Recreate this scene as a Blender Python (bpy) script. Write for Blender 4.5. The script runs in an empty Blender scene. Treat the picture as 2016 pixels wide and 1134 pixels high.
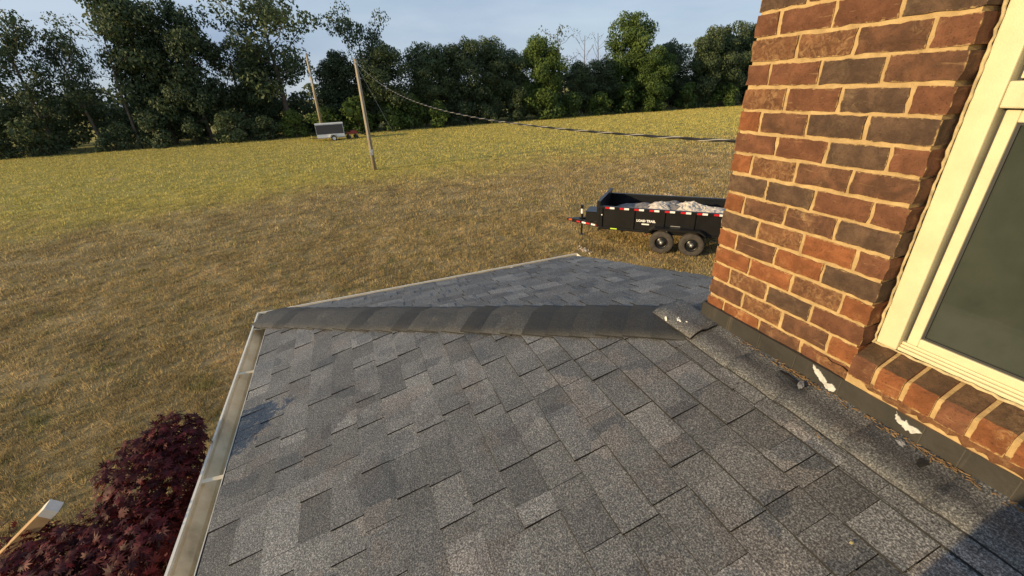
import bpy, math, random
import numpy as np
from mathutils import Vector, Matrix
random.seed(7); rng = np.random.default_rng(7)
scene = bpy.context.scene
COL = scene.collection
rad = math.radians

# ------------------------------------------------------------------ camera
CAM = Vector((-1.4241, 1.5666, 0.9716))
F = 825.3 / 2016.0                       # focal length / image width
yaw, pitch, roll = rad(-19.973), rad(-25.571), rad(-2.673)
fw = Vector((math.cos(yaw)*math.cos(pitch), math.sin(yaw)*math.cos(pitch), math.sin(pitch)))
rt = Vector((math.sin(yaw), -math.cos(yaw), 0)); up = rt.cross(fw)
r2 = rt*math.cos(roll) + up*math.sin(roll); u2 = up*math.cos(roll) - rt*math.sin(roll)
cd = bpy.data.cameras.new('camera'); cam = bpy.data.objects.new('camera', cd); COL.objects.link(cam)
cam.matrix_world = Matrix(((r2.x, u2.x, -fw.x, CAM.x), (r2.y, u2.y, -fw.y, CAM.y), (r2.z, u2.z, -fw.z, CAM.z), (0, 0, 0, 1)))
cd.sensor_width = 36; cd.lens = 36*F; cd.clip_start = 0.05; cd.clip_end = 3000
scene.camera = cam
def proj(P):                             # image position of a point (fractions of the width), used to choose level of detail
    q = Vector(P) - CAM; d = q.dot(fw)
    return (0.5 + F*q.dot(r2)/d, 0.28125 - F*q.dot(u2)/d, d)

# ------------------------------------------------------------------ light
SUN_EL, SUN_AZ = rad(14), rad(95.5)        # the direction the sun stands in
sun_dir = Vector((math.cos(SUN_AZ)*math.cos(SUN_EL), math.sin(SUN_AZ)*math.cos(SUN_EL), math.sin(SUN_EL)))
sl = bpy.data.lights.new('sun', 'SUN'); sl.energy = 5.0; sl.angle = rad(0.55); sl.color = (1.0, 0.75, 0.41)
so = bpy.data.objects.new('sun', sl); COL.objects.link(so)
so.rotation_euler = sun_dir.to_track_quat('Z', 'Y').to_euler()
W = bpy.data.worlds.new('World'); scene.world = W; W.use_nodes = True
nt = W.node_tree; nt.nodes.clear()
N = nt.nodes.new; L = nt.links.new
sky = N('ShaderNodeTexSky'); sky.sky_type = 'NISHITA'; sky.sun_disc = False
sky.sun_elevation = SUN_EL; sky.sun_rotation = rad(90) - SUN_AZ; sky.air_density = 1.0; sky.dust_density = 0.3; sky.ozone_density = 2.0
tc = N('ShaderNodeTexCoord'); mp = N('ShaderNodeMapping'); mp.inputs['Scale'].default_value = (1, 1, 3.2)
nz = N('ShaderNodeTexNoise'); nz.inputs['Scale'].default_value = 2.6; nz.inputs['Detail'].default_value = 7; nz.inputs['Roughness'].default_value = 0.52
cr = N('ShaderNodeValToRGB'); cr.color_ramp.elements[0].position = 0.30; cr.color_ramp.elements[1].position = 0.66; cr.color_ramp.elements[0].color = (0.72, 0.72, 0.72, 1)
mulf = N('ShaderNodeMath'); mulf.operation = 'MULTIPLY'; mulf.inputs[1].default_value = 0.95
mix = N('ShaderNodeMixRGB'); mix.inputs[2].default_value = (3.25, 3.85, 5.0, 1)
bg = N('ShaderNodeBackground'); bg.inputs['Strength'].default_value = 0.14
wo = N('ShaderNodeOutputWorld')
L(tc.outputs['Generated'], mp.inputs['Vector']); L(mp.outputs[0], nz.inputs['Vector']); L(nz.outputs['Fac'], cr.inputs[0])
L(cr.outputs[0], mulf.inputs[0]); L(mulf.outputs[0], mix.inputs[0]); L(sky.outputs[0], mix.inputs[1])
nz2 = N('ShaderNodeTexNoise'); nz2.inputs['Scale'].default_value = 1.7; nz2.inputs['Detail'].default_value = 6; nz2.inputs['Roughness'].default_value = 0.55
mp2 = N('ShaderNodeMapping'); mp2.inputs['Scale'].default_value = (1, 1, 4.0); mp2.inputs['Location'].default_value = (3.1, 1.7, 0.4)
cr2 = N('ShaderNodeValToRGB'); cr2.color_ramp.elements[0].position = 0.34; cr2.color_ramp.elements[0].color = (2.05, 2.65, 3.75, 1); cr2.color_ramp.elements[1].position = 0.68; cr2.color_ramp.elements[1].color = (3.6, 4.15, 4.9, 1)
L(tc.outputs['Generated'], mp2.inputs['Vector']); L(mp2.outputs[0], nz2.inputs['Vector']); L(nz2.outputs['Fac'], cr2.inputs[0]); L(cr2.outputs[0], mix.inputs[2])
L(mix.outputs[0], bg.inputs[0]); L(bg.outputs[0], wo.inputs[0])
scene.view_settings.view_transform = 'Standard'; scene.view_settings.look = 'None'
scene.view_settings.exposure = 0.2; scene.view_settings.gamma = 1.0; scene.view_settings.use_curve_mapping = False
scene.render.engine = 'CYCLES'

# ------------------------------------------------------------------ helpers
def tag(o, label=None, cat=None, group=None, kind=None):
    if label: o['label'] = label
    if cat: o['category'] = cat
    if group: o['group'] = group
    if kind: o['kind'] = kind
    return o
def empty(name, loc=(0, 0, 0), rz=0, parent=None):
    o = bpy.data.objects.new(name, None); COL.objects.link(o); o.location = loc; o.rotation_euler = (0, 0, rz); o.parent = parent
    o.empty_display_size = 0.1
    return o
class MB:
    def __init__(s): s.v = []; s.f = []; s.m = []
    def add(s, vs, fs, m=0):
        b = len(s.v); s.v += [tuple(v) for v in vs]; s.f += [tuple(i+b for i in f) for f in fs]; s.m += [m]*len(fs)
    def box(s, lo, hi, m=0, M=None):
        (a, b, c), (d, e, f) = lo, hi
        vs = [(a,b,c),(d,b,c),(d,e,c),(a,e,c),(a,b,f),(d,b,f),(d,e,f),(a,e,f)]
        if M: vs = [M @ Vector(v) for v in vs]
        s.add(vs, [(3,2,1,0),(4,5,6,7),(0,1,5,4),(1,2,6,5),(2,3,7,6),(3,0,4,7)], m)
    def bar(s, p, q, w, h=None, m=0, upv=(0, 0, 1)):
        h = h or w; p = Vector(p); q = Vector(q); d = (q-p).normalized(); upv = Vector(upv)
        if abs(d.dot(upv)) > 0.98: upv = Vector((1, 0, 0))
        x = d.cross(upv).normalized()*w/2; y = x.cross(d).normalized()*h/2
        vs = [p-x-y, p+x-y, p+x+y, p-x+y, q-x-y, q+x-y, q+x+y, q-x+y]
        s.add(vs, [(0,1,2,3),(7,6,5,4),(4,5,1,0),(5,6,2,1),(6,7,3,2),(7,4,0,3)], m)
    def tube(s, pts, rs, n=8, m=0, cap=True):
        pts = [Vector(p) for p in pts]
        if not hasattr(rs, '__len__'): rs = [rs]*len(pts)
        b = len(s.v); prev = None
        for i, p in enumerate(pts):
            d = (pts[min(i+1, len(pts)-1)] - pts[max(i-1, 0)]).normalized()
            ref = prev if prev is not None and abs(d.dot(prev)) < 0.95 else (Vector((0, 0, 1)) if abs(d.z) < 0.9 else Vector((1, 0, 0)))
            x = (ref - d*ref.dot(d)).normalized(); prev = x; y = d.cross(x)
            for k in range(n):
                a = 2*math.pi*k/n; s.v.append(tuple(p + (x*math.cos(a) + y*math.sin(a))*rs[i]))
        for i in range(len(pts)-1):
            for k in range(n):
                k2 = (k+1) % n
                s.f.append((b+i*n+k, b+i*n+k2, b+(i+1)*n+k2, b+(i+1)*n+k)); s.m.append(m)
        if cap:
            s.f.append(tuple(b+k for k in reversed(range(n)))); s.m.append(m)
            s.f.append(tuple(b+(len(pts)-1)*n+k for k in range(n))); s.m.append(m)
    def lathe(s, prof, n=24, m=0, M=None, closed=False):     # prof: (radius, y) turned about the y axis
        b = len(s.v)
        for (r, y) in prof:
            for k in range(n):
                a = 2*math.pi*k/n; v = Vector((r*math.cos(a), y, r*math.sin(a)))
                s.v.append(tuple(M @ v if M else v))
        P = len(prof)
        for i in range(P if closed else P-1):
            j = (i+1) % P
            for k in range(n):
                k2 = (k+1) % n
                s.f.append((b+i*n+k, b+j*n+k, b+j*n+k2, b+i*n+k2)); s.m.append(m)
    def prism(s, poly, ax, lo, hi, m=0, M=None):             # poly of 2-D points extruded along axis ax
        n = len(poly)
        def P(p, t):
            q = [0, 0, 0]; q[ax] = t; o = [i for i in range(3) if i != ax]; q[o[0]], q[o[1]] = p
            return M @ Vector(q) if M else Vector(q)
        vs = [P(p, lo) for p in poly] + [P(p, hi) for p in poly]
        s.add(vs, [tuple(range(n))[::-1], tuple(range(n, 2*n))] + [(i, (i+1) % n, (i+1) % n+n, i+n) for i in range(n)], m)
    def mesh(s, name, mats, smooth=False):
        me = bpy.data.meshes.new(name); me.from_pydata(s.v, [], s.f)
        for m in (mats if isinstance(mats, (list, tuple)) else [mats]): me.materials.append(m)
        if isinstance(mats, (list, tuple)) and len(mats) > 1: me.polygons.foreach_set('material_index', s.m)
        if smooth: me.polygons.foreach_set('use_smooth', [True]*len(me.polygons))
        me.update(); return me
    def build(s, name, mats, parent=None, smooth=False):
        return link(name, s.mesh(name, mats, smooth), parent)
def link(name, me, parent=None):
    o = bpy.data.objects.new(name, me); COL.objects.link(o); o.parent = parent; return o
def np_mesh(name, verts, nper, mats, attr=None, smooth=False):   # equal polygons of nper corners from an array
    nf = len(verts)//nper; me = bpy.data.meshes.new(name)
    me.vertices.add(len(verts)); me.vertices.foreach_set('co', np.asarray(verts, np.float32).ravel())
    me.loops.add(len(verts)); me.loops.foreach_set('vertex_index', np.arange(len(verts), dtype=np.int32))
    me.polygons.add(nf); me.polygons.foreach_set('loop_start', np.arange(0, nf*nper, nper, dtype=np.int32))
    me.polygons.foreach_set('loop_total', np.full(nf, nper, np.int32))
    for m in mats: me.materials.append(m)
    if attr is not None:
        a = me.attributes.new('rnd', 'FLOAT', 'POINT'); a.data.foreach_set('value', np.asarray(attr, np.float32))
    if smooth: me.polygons.foreach_set('use_smooth', np.ones(nf, bool))
    me.update(calc_edges=True); me.validate(); return me

# ------------------------------------------------------------------ materials
class Mat:
    def __init__(s, name, base=(0.5, 0.5, 0.5), rough=0.6, metal=0.0, spec=0.5):
        s.mat = bpy.data.materials.new(name); s.mat.use_nodes = True; s.t = s.mat.node_tree
        s.b = s.t.nodes['Principled BSDF']; s.b.inputs['Base Color'].default_value = (*base, 1)
        s.b.inputs['Roughness'].default_value = rough; s.b.inputs['Metallic'].default_value = metal
        s.b.inputs['Specular IOR Level'].default_value = spec
    def n(s, t, **kw):
        x = s.t.nodes.new(t)
        for k, v in kw.items():
            if k in x.inputs: x.inputs[k].default_value = v
            else: setattr(x, k, v)
        return x
    def l(s, a, b): s.t.links.new(a, b)
    def pos(s, scale=None):
        g = s.n('ShaderNodeNewGeometry')
        if scale is None: return g.outputs['Position']
        m = s.n('ShaderNodeMapping'); m.inputs['Scale'].default_value = scale; s.l(g.outputs['Position'], m.inputs['Vector']); return m.outputs[0]
    def noise(s, scale, detail=4, rough=0.55, vec=None, dist=0.0):
        x = s.n('ShaderNodeTexNoise'); x.inputs['Scale'].default_value = scale; x.inputs['Detail'].default_value = detail
        x.inputs['Roughness'].default_value = rough; x.inputs['Distortion'].default_value = dist
        s.l(vec if vec is not None else s.pos(), x.inputs['Vector']); return x.outputs['Fac']
    def ramp(s, fac, stops):
        r = s.n('ShaderNodeValToRGB'); e = r.color_ramp.elements
        while len(e) < len(stops): e.new(0.5)
        for i, (p, c) in enumerate(stops):
            e[i].position = p; e[i].color = (*c, 1) if len(c) == 3 else c
        s.l(fac, r.inputs[0]); return r.outputs[0]
    def mix(s, fac, a, b, mode='MIX'):
        m = s.n('ShaderNodeMixRGB'); m.blend_type = mode
        for sock, v in ((m.inputs[0], fac), (m.inputs[1], a), (m.inputs[2], b)):
            if isinstance(v, (int, float)): sock.default_value = v
            elif isinstance(v, tuple): sock.default_value = (*v, 1)
            else: s.l(v, sock)
        return m.outputs[0]
    def math(s, op, a, b=0.0, clamp=False):
        m = s.n('ShaderNodeMath'); m.operation = op; m.use_clamp = clamp
        for sock, v in ((m.inputs[0], a), (m.inputs[1], b)):
            if isinstance(v, (int, float)): sock.default_value = v
            else: s.l(v, sock)
        return m.outputs[0]
    def attr(s, name): return s.n('ShaderNodeAttribute', attribute_name=name).outputs['Fac']
    def color(s, c): s.l(c, s.b.inputs['Base Color'])
    def bump(s, h, strength=0.5, dist=0.01):
        b = s.n('ShaderNodeBump'); b.inputs['Strength'].default_value = strength; b.inputs['Distance'].default_value = dist
        s.l(h, b.inputs['Height']); s.l(b.outputs[0], s.b.inputs['Normal'])

def m_simple(name, base, rough=0.6, metal=0.0, var=0.12, scale=6.0, spec=0.5, bump=0.0):
    m = Mat(name, base, rough, metal, spec)
    f = m.noise(scale, 5)
    m.color(m.ramp(f, [(0.3, tuple(c*(1-var) for c in base)), (0.7, tuple(min(1, c*(1+var)) for c in base))]))
    if bump: m.bump(m.noise(scale*12, 4), bump, 0.004)
    return m.mat

def m_brick(name, lo, hi, crust=0.0, crustc=(0.42, 0.27, 0.13), soot=0.0):
    m = Mat(name, hi, 0.9, spec=0.25)
    oi = m.n('ShaderNodeObjectInfo')
    sh = m.n('ShaderNodeVectorMath', operation='ADD'); m.l(m.pos(), sh.inputs[0])
    cmb = m.n('ShaderNodeCombineXYZ'); m.l(m.math('MULTIPLY', oi.outputs['Random'], 37.0), cmb.inputs[0]); m.l(m.math('MULTIPLY', oi.outputs['Random'], 17.0), cmb.inputs[2])
    m.l(cmb.outputs[0], sh.inputs[1]); v = sh.outputs[0]
    base = m.ramp(m.noise(14, 8, 0.68, v, 0.4), [(0.28, tuple(c*.72 for c in lo)), (0.45, lo), (0.60, hi), (0.76, tuple(c*1.22 for c in hi))])
    base = m.mix(m.math('MULTIPLY', oi.outputs['Random'], 0.35), base, tuple(c*0.62 for c in lo))
    # fine dark pits and pale scratches
    base = m.mix(m.ramp(m.noise(170, 3, 0.6, v), [(0.30, (0.6,)*3), (0.42, (0,)*3)]), base, (0.03, 0.02, 0.015))
    mp = m.n('ShaderNodeMapping'); mp.inputs['Scale'].default_value = (10, 10, 70); mp.inputs['Rotation'].default_value = (0, 0.35, 0); m.l(v, mp.inputs['Vector'])
    base = m.mix(m.ramp(m.noise(1.0, 4, 0.6, mp.outputs[0], 0.8), [(0.63, (0,)*3), (0.72, (0.35,)*3)]), base, crustc)
    if crust:
        c = m.ramp(m.noise(38, 8, 0.74, v, 1.2), [(0.46, (0,)*3), (0.66, (1,)*3)])
        zone = m.ramp(m.noise(9, 3, 0.5, v), [(0.62-crust*0.35, (0,)*3), (0.80-crust*0.35, (0.85,)*3)])
        base = m.mix(m.mix(1.0, c, zone, 'MULTIPLY'), base, crustc)
    tcx = m.n('ShaderNodeTexCoord'); sg = m.n('ShaderNodeSeparateXYZ'); m.l(tcx.outputs['Generated'], sg.inputs[0])
    ez = m.math('MULTIPLY', m.math('MINIMUM', sg.outputs[2], m.math('SUBTRACT', 1.0, sg.outputs[2])), 0.072)
    ex = m.math('MULTIPLY', m.math('MINIMUM', sg.outputs[0], m.math('SUBTRACT', 1.0, sg.outputs[0])), 0.17)
    e = m.math('ADD', m.math('MINIMUM', ex, ez), m.math('MULTIPLY', m.math('SUBTRACT', m.noise(70, 6, 0.7, v), 0.5), 0.022))
    mk = m.n('ShaderNodeMapRange'); mk.inputs['From Min'].default_value = 0.0032; mk.inputs['From Max'].default_value = -0.0010; m.l(e, mk.inputs['Value'])
    fy = m.n('ShaderNodeMapRange'); fy.inputs['From Min'].default_value = 0.90; fy.inputs['From Max'].default_value = 0.95; m.l(sg.outputs[1], fy.inputs['Value'])
    base = m.mix(m.math('MULTIPLY', m.math('MULTIPLY', mk.outputs[0], fy.outputs[0]), 0.9), base, (0.46, 0.31, 0.135))
    m.color(base)
    h = m.math('ADD', m.noise(60, 6, 0.7, v, 0.6), m.math('MULTIPLY', m.noise(260, 3, 0.6, v), 0.35))
    m.bump(h, 0.8 if crust else 0.55, 0.006)
    return m.mat
BR = {'r': m_brick('brick_red', (0.135, 0.058, 0.031), (0.195, 0.084, 0.045), 0.10),
      'o': m_brick('brick_orange', (0.19, 0.070, 0.028), (0.28, 0.105, 0.042), 0.12, (0.5, 0.3, 0.13)),
      'b': m_brick('brick_brown', (0.100, 0.050, 0.029), (0.165, 0.078, 0.043), 0.15),
      'd': m_brick('brick_dark', (0.080, 0.049, 0.032), (0.132, 0.080, 0.050), 0.25, (0.20, 0.14, 0.08)),
      'c': m_brick('brick_crusted', (0.120, 0.056, 0.028), (0.19, 0.085, 0.040), 0.75, (0.33, 0.19, 0.09))}
def m_mortar():
    m = Mat('mortar', (0.5, 0.34, 0.16), 0.95, spec=0.2)
    m.color(m.ramp(m.noise(24, 6, 0.6), [(0.25, (0.33, 0.225, 0.105)), (0.55, (0.48, 0.335, 0.160)), (0.8, (0.60, 0.44, 0.22))]))
    m.bump(m.math('ADD', m.noise(90, 5, 0.7), m.math('MULTIPLY', m.noise(420, 2), 0.4)), 0.8, 0.005); return m.mat
MORTAR = m_mortar()

def m_shingle(name, lo=1.0, tint=(1, 1, 1), cap=False):
    m = Mat(name, (0.12, 0.12, 0.12), 0.62, spec=0.5)
    t = m.attr('rnd')
    g = lambda a: tuple(a*lo*k for k in tint)
    ramp = [(0.0, g(0.120)), (0.2, g(0.150)), (0.5, g(0.175)), (0.8, g(0.205)), (1.0, g(0.26))] if not cap else [(0.0, g(0.015)), (0.45, g(0.025)), (0.55, g(0.034)), (1.0, g(0.050))]
    tone = m.ramp(t, ramp)
    # blended colour drops inside each shingle: small rectangular blocks
    vo = m.n('ShaderNodeTexVoronoi'); vo.distance = 'CHEBYCHEV'; vo.inputs['Scale'].default_value = 1.0; vo.inputs['Randomness'].default_value = 0.8
    m.l(m.pos((9, 7.2, 7.2)), vo.inputs['Vector']); sc_ = m.n('ShaderNodeSeparateColor'); m.l(vo.outputs['Color'], sc_.inputs[0])
    tone = m.mix(1.0, tone, m.ramp(sc_.outputs[0], [(0.0, (0.66, 0.69, 0.74)), (0.2, (0.92,)*3), (0.75, (1.04,)*3), (1.0, (1.18, 1.17, 1.15))]), 'MULTIPLY')
    tone = m.mix(m.ramp(sc_.outputs[1], [(0.80, (0,)*3), (0.84, (0.8,)*3)]), tone, m.mix(1.0, tone, (1.06, 0.99, 0.95), 'MULTIPLY'))
    # granules
    gr = m.noise(185, 3, 0.72)
    tone = m.mix(1.0, tone, m.ramp(gr, [(0.34, (0.16,)*3), (0.48, (0.68,)*3), (0.56, (1.3,)*3), (0.66, (2.4, 2.4, 2.3)), (0.78, (3.8, 3.7, 3.5))]), 'MULTIPLY')
    m.color(tone)
    m.bump(gr, 0.5, 0.003)
    return m.mat
SHINGLE = m_shingle('shingle_granules', 0.75, (1.0, 1.0, 0.985)); SHINGLE_STRIP = m_shingle('strip_granules', 0.55, (1, 1, 0.98)); SHINGLE_CAP = m_shingle('cap_granules', 1.0, (1, 1, 0.98), True)
ASPHALT_EDGE = m_simple('asphalt_cut_edge', (0.013, 0.013, 0.014), 0.8, var=0.3, scale=60)

# ------------------------------------------------------------------ scene measures
GZ = CAM.z - 5.25                        # ground level
ZB = -0.15; SL = -0.68/2.6               # roof: height at the wall and slope per metre of plan
EAVE = 2.50; RAKE = -0.70

# ------------------------------------------------------------------ ground
def ground_z(x, y): return GZ
def ground():
    m = Mat('lawn_soil', (0.1, 0.08, 0.03), 0.95, spec=0.1)
    m.color(lawn_colour(m, 0.62)); m.bump(m.math('ADD', m.noise(7, 6, 0.65), m.noise(40, 4, 0.6)), 0.9, 0.05)
    mb = MB(); xs = [-900, -60, -20, 0, 20, 40, 60, 80, 140, 900]; ys = [-900, -160, -100, -60, -30, -10, 10, 30, 60, 160, 900]
    for i in range(len(xs)-1):
        for j in range(len(ys)-1):
            mb.add([(xs[i], ys[j], GZ), (xs[i+1], ys[j], GZ), (xs[i+1], ys[j+1], GZ), (xs[i], ys[j+1], GZ)], [(0, 1, 2, 3)])
    tag(mb.build('ground', m.mat), kind='structure')
def lawn_colour(m, k=1.0, rnd=None):
    p = m.pos(); sep = m.n('ShaderNodeSeparateXYZ'); m.l(p, sep.inputs[0])
    big = m.noise(0.09, 4, 0.6); mid = m.noise(0.7, 5, 0.6)
    # dormant brown near the house, greener lawn farther out
    e = m.math('ADD', sep.outputs[0], m.math('MULTIPLY', sep.outputs[1], 0.10))
    e = m.math('ADD', e, m.math('MULTIPLY', m.math('SUBTRACT', big, 0.5), 18.0))
    e = m.math('ADD', e, m.math('MULTIPLY', m.math('SUBTRACT', mid, 0.5), 9.0))
    g = m.n('ShaderNodeMapRange'); g.inputs['From Min'].default_value = 22; g.inputs['From Max'].default_value = 33; g.interpolation_type = 'SMOOTHSTEP'
    m.l(e, g.inputs['Value']); green = g.outputs[0]
    S = lambda c: tuple(v*k*1.95 for v in c)
    brown = m.ramp(mid, [(0.28, S((0.155, 0.115, 0.054))), (0.5, S((0.222, 0.170, 0.080))), (0.72, S((0.30, 0.232, 0.122)))])
    olive = m.ramp(mid, [(0.28, S((0.220, 0.195, 0.055))), (0.5, S((0.275, 0.236, 0.070))), (0.72, S((0.315, 0.262, 0.088)))])
    c = m.mix(green, brown, olive)
    # greener flecks near the house and pale bare spots
    fleck = m.ramp(m.noise(1.6, 4, 0.6), [(0.55, (0,)*3), (0.68, (0.45,)*3)])
    c = m.mix(fleck, c, S((0.10, 0.105, 0.026)))
    pale = m.ramp(m.noise(0.5, 6, 0.62), [(0.60, (0,)*3), (0.72, (0.6,)*3)])
    c = m.mix(pale, c, S((0.32, 0.23, 0.13)))
    if rnd is not None:
        c = m.mix(1.0, c, m.ramp(rnd, [(0.0, (0.5, 0.5, 0.45)), (0.5, (1, 1, 1)), (0.85, (1.5, 1.45, 1.3)), (1.0, (2.3, 2.1, 1.8))]), 'MULTIPLY')
    return c
ground()

def grass():
    m = Mat('grass_blades', (0.1, 0.1, 0.03), 0.7, spec=0.2)
    m.color(lawn_colour(m, 1.0, m.attr('rnd')))
    tr = m.n('ShaderNodeBsdfTranslucent'); ms = m.n('ShaderNodeMixShader'); ms.inputs[0].default_value = 0.25
    m.l(m.b.inputs['Base Color'].links[0].from_socket, tr.inputs['Color'])
    m.l(m.b.outputs[0], ms.inputs[1]); m.l(tr.outputs[0], ms.inputs[2]); m.l(ms.outputs[0], m.t.nodes['Material Output'].inputs['Surface'])
    R = np.array([r2, u2, fw]); C = np.array(CAM); V = []; A = []
    # tufts: (from, to, tufts per m2, blades per tuft, tuft radius, blade length, blade width)
    for d0, d1, dens, nb, tr_, ln, wd in ((3, 10.5, 150, 22, .040, .060, .010), (10.5, 19, 80, 16, .050, .072, .015), (19, 36, 26, 10, .085, .095, .030), (36, 100, 8, 7, .15, .12, .060)):
        n = int(math.pi*(d1*d1-d0*d0)*(142/360)*dens)
        r = np.sqrt(rng.uniform(d0*d0, d1*d1, n)); a = np.radians(rng.uniform(-77, 65, n))
        P = np.stack([C[0]+r*np.cos(a), C[1]+r*np.sin(a), np.full(n, GZ)], 1)
        q = (P-C) @ R.T; u = 0.5+F*q[:, 0]/q[:, 2]; v = 0.28125-F*q[:, 1]/q[:, 2]
        ok = (q[:, 2] > 0.5) & (u > -0.06) & (u < 0.75) & (v < 0.62) & (P[:, 0] < 70+rng.normal(0, 0.8, n)) & ~((P[:, 0] < 2.3) & (P[:, 1] < 2.2))
        P = P[ok]; n = len(P)
        th = np.clip(rng.lognormal(0, .38, n), .4, 2.0); tone = rng.normal(0, .17, n); tl = rng.uniform(0, 2*np.pi, n)
        P = np.repeat(P, nb, 0); th = np.repeat(th, nb); tone = np.repeat(tone, nb); tl = np.repeat(tl, nb); n = len(P)
        off = rng.normal(0, tr_, (n, 2))*np.sqrt(th)[:, None]; P = P.copy(); P[:, :2] += off
        az = rng.uniform(0, 2*np.pi, n); bx = np.cos(az)*wd/2; by = np.sin(az)*wd/2
        le = ln*th*rng.uniform(0.45, 1.2, n); lean = np.abs(rng.normal(0.55, .35, n)); la = np.arctan2(off[:, 1], off[:, 0])+rng.normal(0, .7, n)
        tx = le*np.sin(lean)*np.cos(la); ty = le*np.sin(lean)*np.sin(la); tz = le*np.cos(lean)
        T = np.empty((n, 3, 3)); T[:, 0] = P-np.stack([bx, by, 0*bx], 1); T[:, 1] = P+np.stack([bx, by, 0*bx], 1); T[:, 2] = P+np.stack([tx, ty, tz], 1)
        V.append(T.reshape(-1, 3)); A.append(np.repeat(np.clip(0.48+(tone+rng.normal(0, .17, n))*(0.6 if d0 > 30 else 0.85 if d0 > 15 else 1.0), 0, 1), 3))
    o = link('grass', np_mesh('grass', np.concatenate(V), 3, [m.mat], np.concatenate(A)))
    tag(o, 'mown lawn grass, brown near the house and yellow green farther out', 'grass', kind='stuff')
grass()

# ------------------------------------------------------------------ house
house = empty('house', (0, 0, GZ)); tag(house, 'red brick house with a grey shingled lower roof and cream framed window', 'house')
HZ = -GZ                                  # children are written in world coordinates: shift them by the parent's height
def hp(o, parent=None):                   # parent keeping world coordinates
    o.parent = parent or house
    if o.parent == house: o.location = Vector(o.location) + Vector((0, 0, HZ))
    return o
PZ = 0.0846; BL = 0.198; JT = 0.0125; WW = 0.685     # brick course, brick pitch, joint, pier width
PIER_TOP = 22                             # courses above the lowest joint
# mortar core of the wall
wall = MB()
ztop = PIER_TOP*PZ
sets = 0.008
wall.box((-WW+sets, -0.10, -0.6), (-sets, -sets, ztop))                       # pier left of the window
wall.box((-4.2, -0.12, -0.6), (-WW+sets, -sets, 0.0))                         # below the sill
wall.box((-4.2, -0.10, 0.0), (-1.72-sets, -sets, ztop))                        # pier right of the window
wall.box((-WW+sets, -0.10, 1.62), (-1.72-sets, -sets, ztop)) if False else None
wall.box((-0.10, -4.6, -0.6), (-sets, -0.10, ztop))                           # return wall
wall.box((-4.2, -4.6, 1.66), (-0.10, -0.26, ztop))                            # storey above the room
brick_wall = hp(wall.build('brick_wall', MORTAR)); 

def brick_mesh(Lx, D, H, seed, faces='f'):
    """a brick with its long face towards +y at y=0, x from 0 to -Lx, z from 0 to H, worn edges"""
    r = random.Random(seed); mb = MB(); nx = 7 if Lx > 0.14 else 4; nz = 3
    def grid(fn, a, b):
        base = len(mb.v)
        for i in range(a+1):
            for j in range(b+1): mb.v.append(fn(i/a, j/b, i in (0, a), j in (0, b)))
        for i in range(a):
            for j in range(b):
                mb.f.append((base+i*(b+1)+j, base+i*(b+1)+j+1, base+(i+1)*(b+1)+j+1, base+(i+1)*(b+1)+j)); mb.m.append(0)
        return base
    ed = {}
    b0 = grid(lambda u, v, eu, ev: (-Lx*u + (r.uniform(-.0038, .0030) if eu else r.uniform(-.004, .004)), (-0.0035 if (eu or ev) else 0.0) + r.uniform(-.0013, .0013), H*v + (r.uniform(-.0032, .0026) if ev else r.uniform(-.003, .003))), nx, nz)
    ring = [b0+i*(nz+1) for i in range(nx+1)] + [b0+nx*(nz+1)+j for j in range(1, nz+1)] + [b0+i*(nz+1)+nz for i in range(nx-1, -1, -1)] + [b0+j for j in range(nz-1, 0, -1)]
    k = len(ring); s = len(mb.v)
    for q in ring:
        x, y, z = mb.v[q]; mb.v.append((x, -D, z))
    for i in range(k):
        mb.f.append((ring[i], ring[(i+1) % k], s+(i+1) % k, s+i)); mb.m.append(0)
    return mb
face_rows = {   # brick tones read course by course, far corner first; odd courses start with a header
 21: 'rdrb', 20: 'bdrr', 19: 'rrdb', 18: 'drbr', 17: 'rbdr', 16: 'dcrb', 15: 'rrbd', 14: 'drdr', 13: 'rrrd', 12: 'ccbr', 11: 'rrdb', 10: 'crdr', 9: 'obdd', 8: 'rrdr', 7: 'ocbb', 6: 'ddrr', 5: 'obbd',
 4: 'dcor', 3: 'obod', 2: 'ooco', 1: 'ocdr', 0: 'bcbo', -1: 'oobr'}
bid = [0]
def put_brick(x, y, z, Lx, D, key, rz=0, fresh=None):
    bid[0] += 1
    me = brick_mesh(Lx, D, PZ-JT, bid[0]).mesh('brick', BR[key])
    o = link('brick', me, brick_wall); o.location = (x, y, z); o.rotation_euler = (0, 0, rz); return o
for c in range(-1, PIER_TOP):
    t = face_rows[c]; z = c*PZ + JT/2
    hd = 0.5*BL-JT/2 ; odd = c % 2
    x = 0.0
    lens = [hd] + [BL-JT]*3 if odd else [BL-JT]*3 + [hd]
    tot = sum(lens)+3*JT; kf = (WW-3*JT)/sum(lens)
    for i, (ln, key) in enumerate(zip(lens, t)):
        ln *= kf; put_brick(x, random.uniform(-.0015, .0015), z + random.uniform(-.0012, .0012), ln, 0.092, key); x -= ln+JT
    # return wall, facing +x
    y = -0.0925 if not odd else -0.0925
    yy = -(BL-JT) - JT if odd else -0.092-JT
    if c >= 0:
        while yy > -1.05:
            key = random.choice('rrobdc'); o = put_brick(0.0, 0, 0, BL-JT, 0.092, key)
            o.rotation_euler = (0, 0, -math.pi/2); o.location = (0.0, yy-(BL-JT), z)
            o.rotation_euler = (0, 0, rad(-90)); o.location = (0.0, yy, z)
            me = o.data
            for v in me.vertices: v.co = Vector((v.co.x, v.co.y, v.co.z))
            yy -= BL
# rotate: a face towards +y turned by -90 degrees looks towards +x and runs along -x -> +y; flip it so that it runs along -y
for o in list(brick_wall.children):
    if abs(o.rotation_euler.z + rad(90)) < 1e-3: o.location.y -= (BL-JT)
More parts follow.
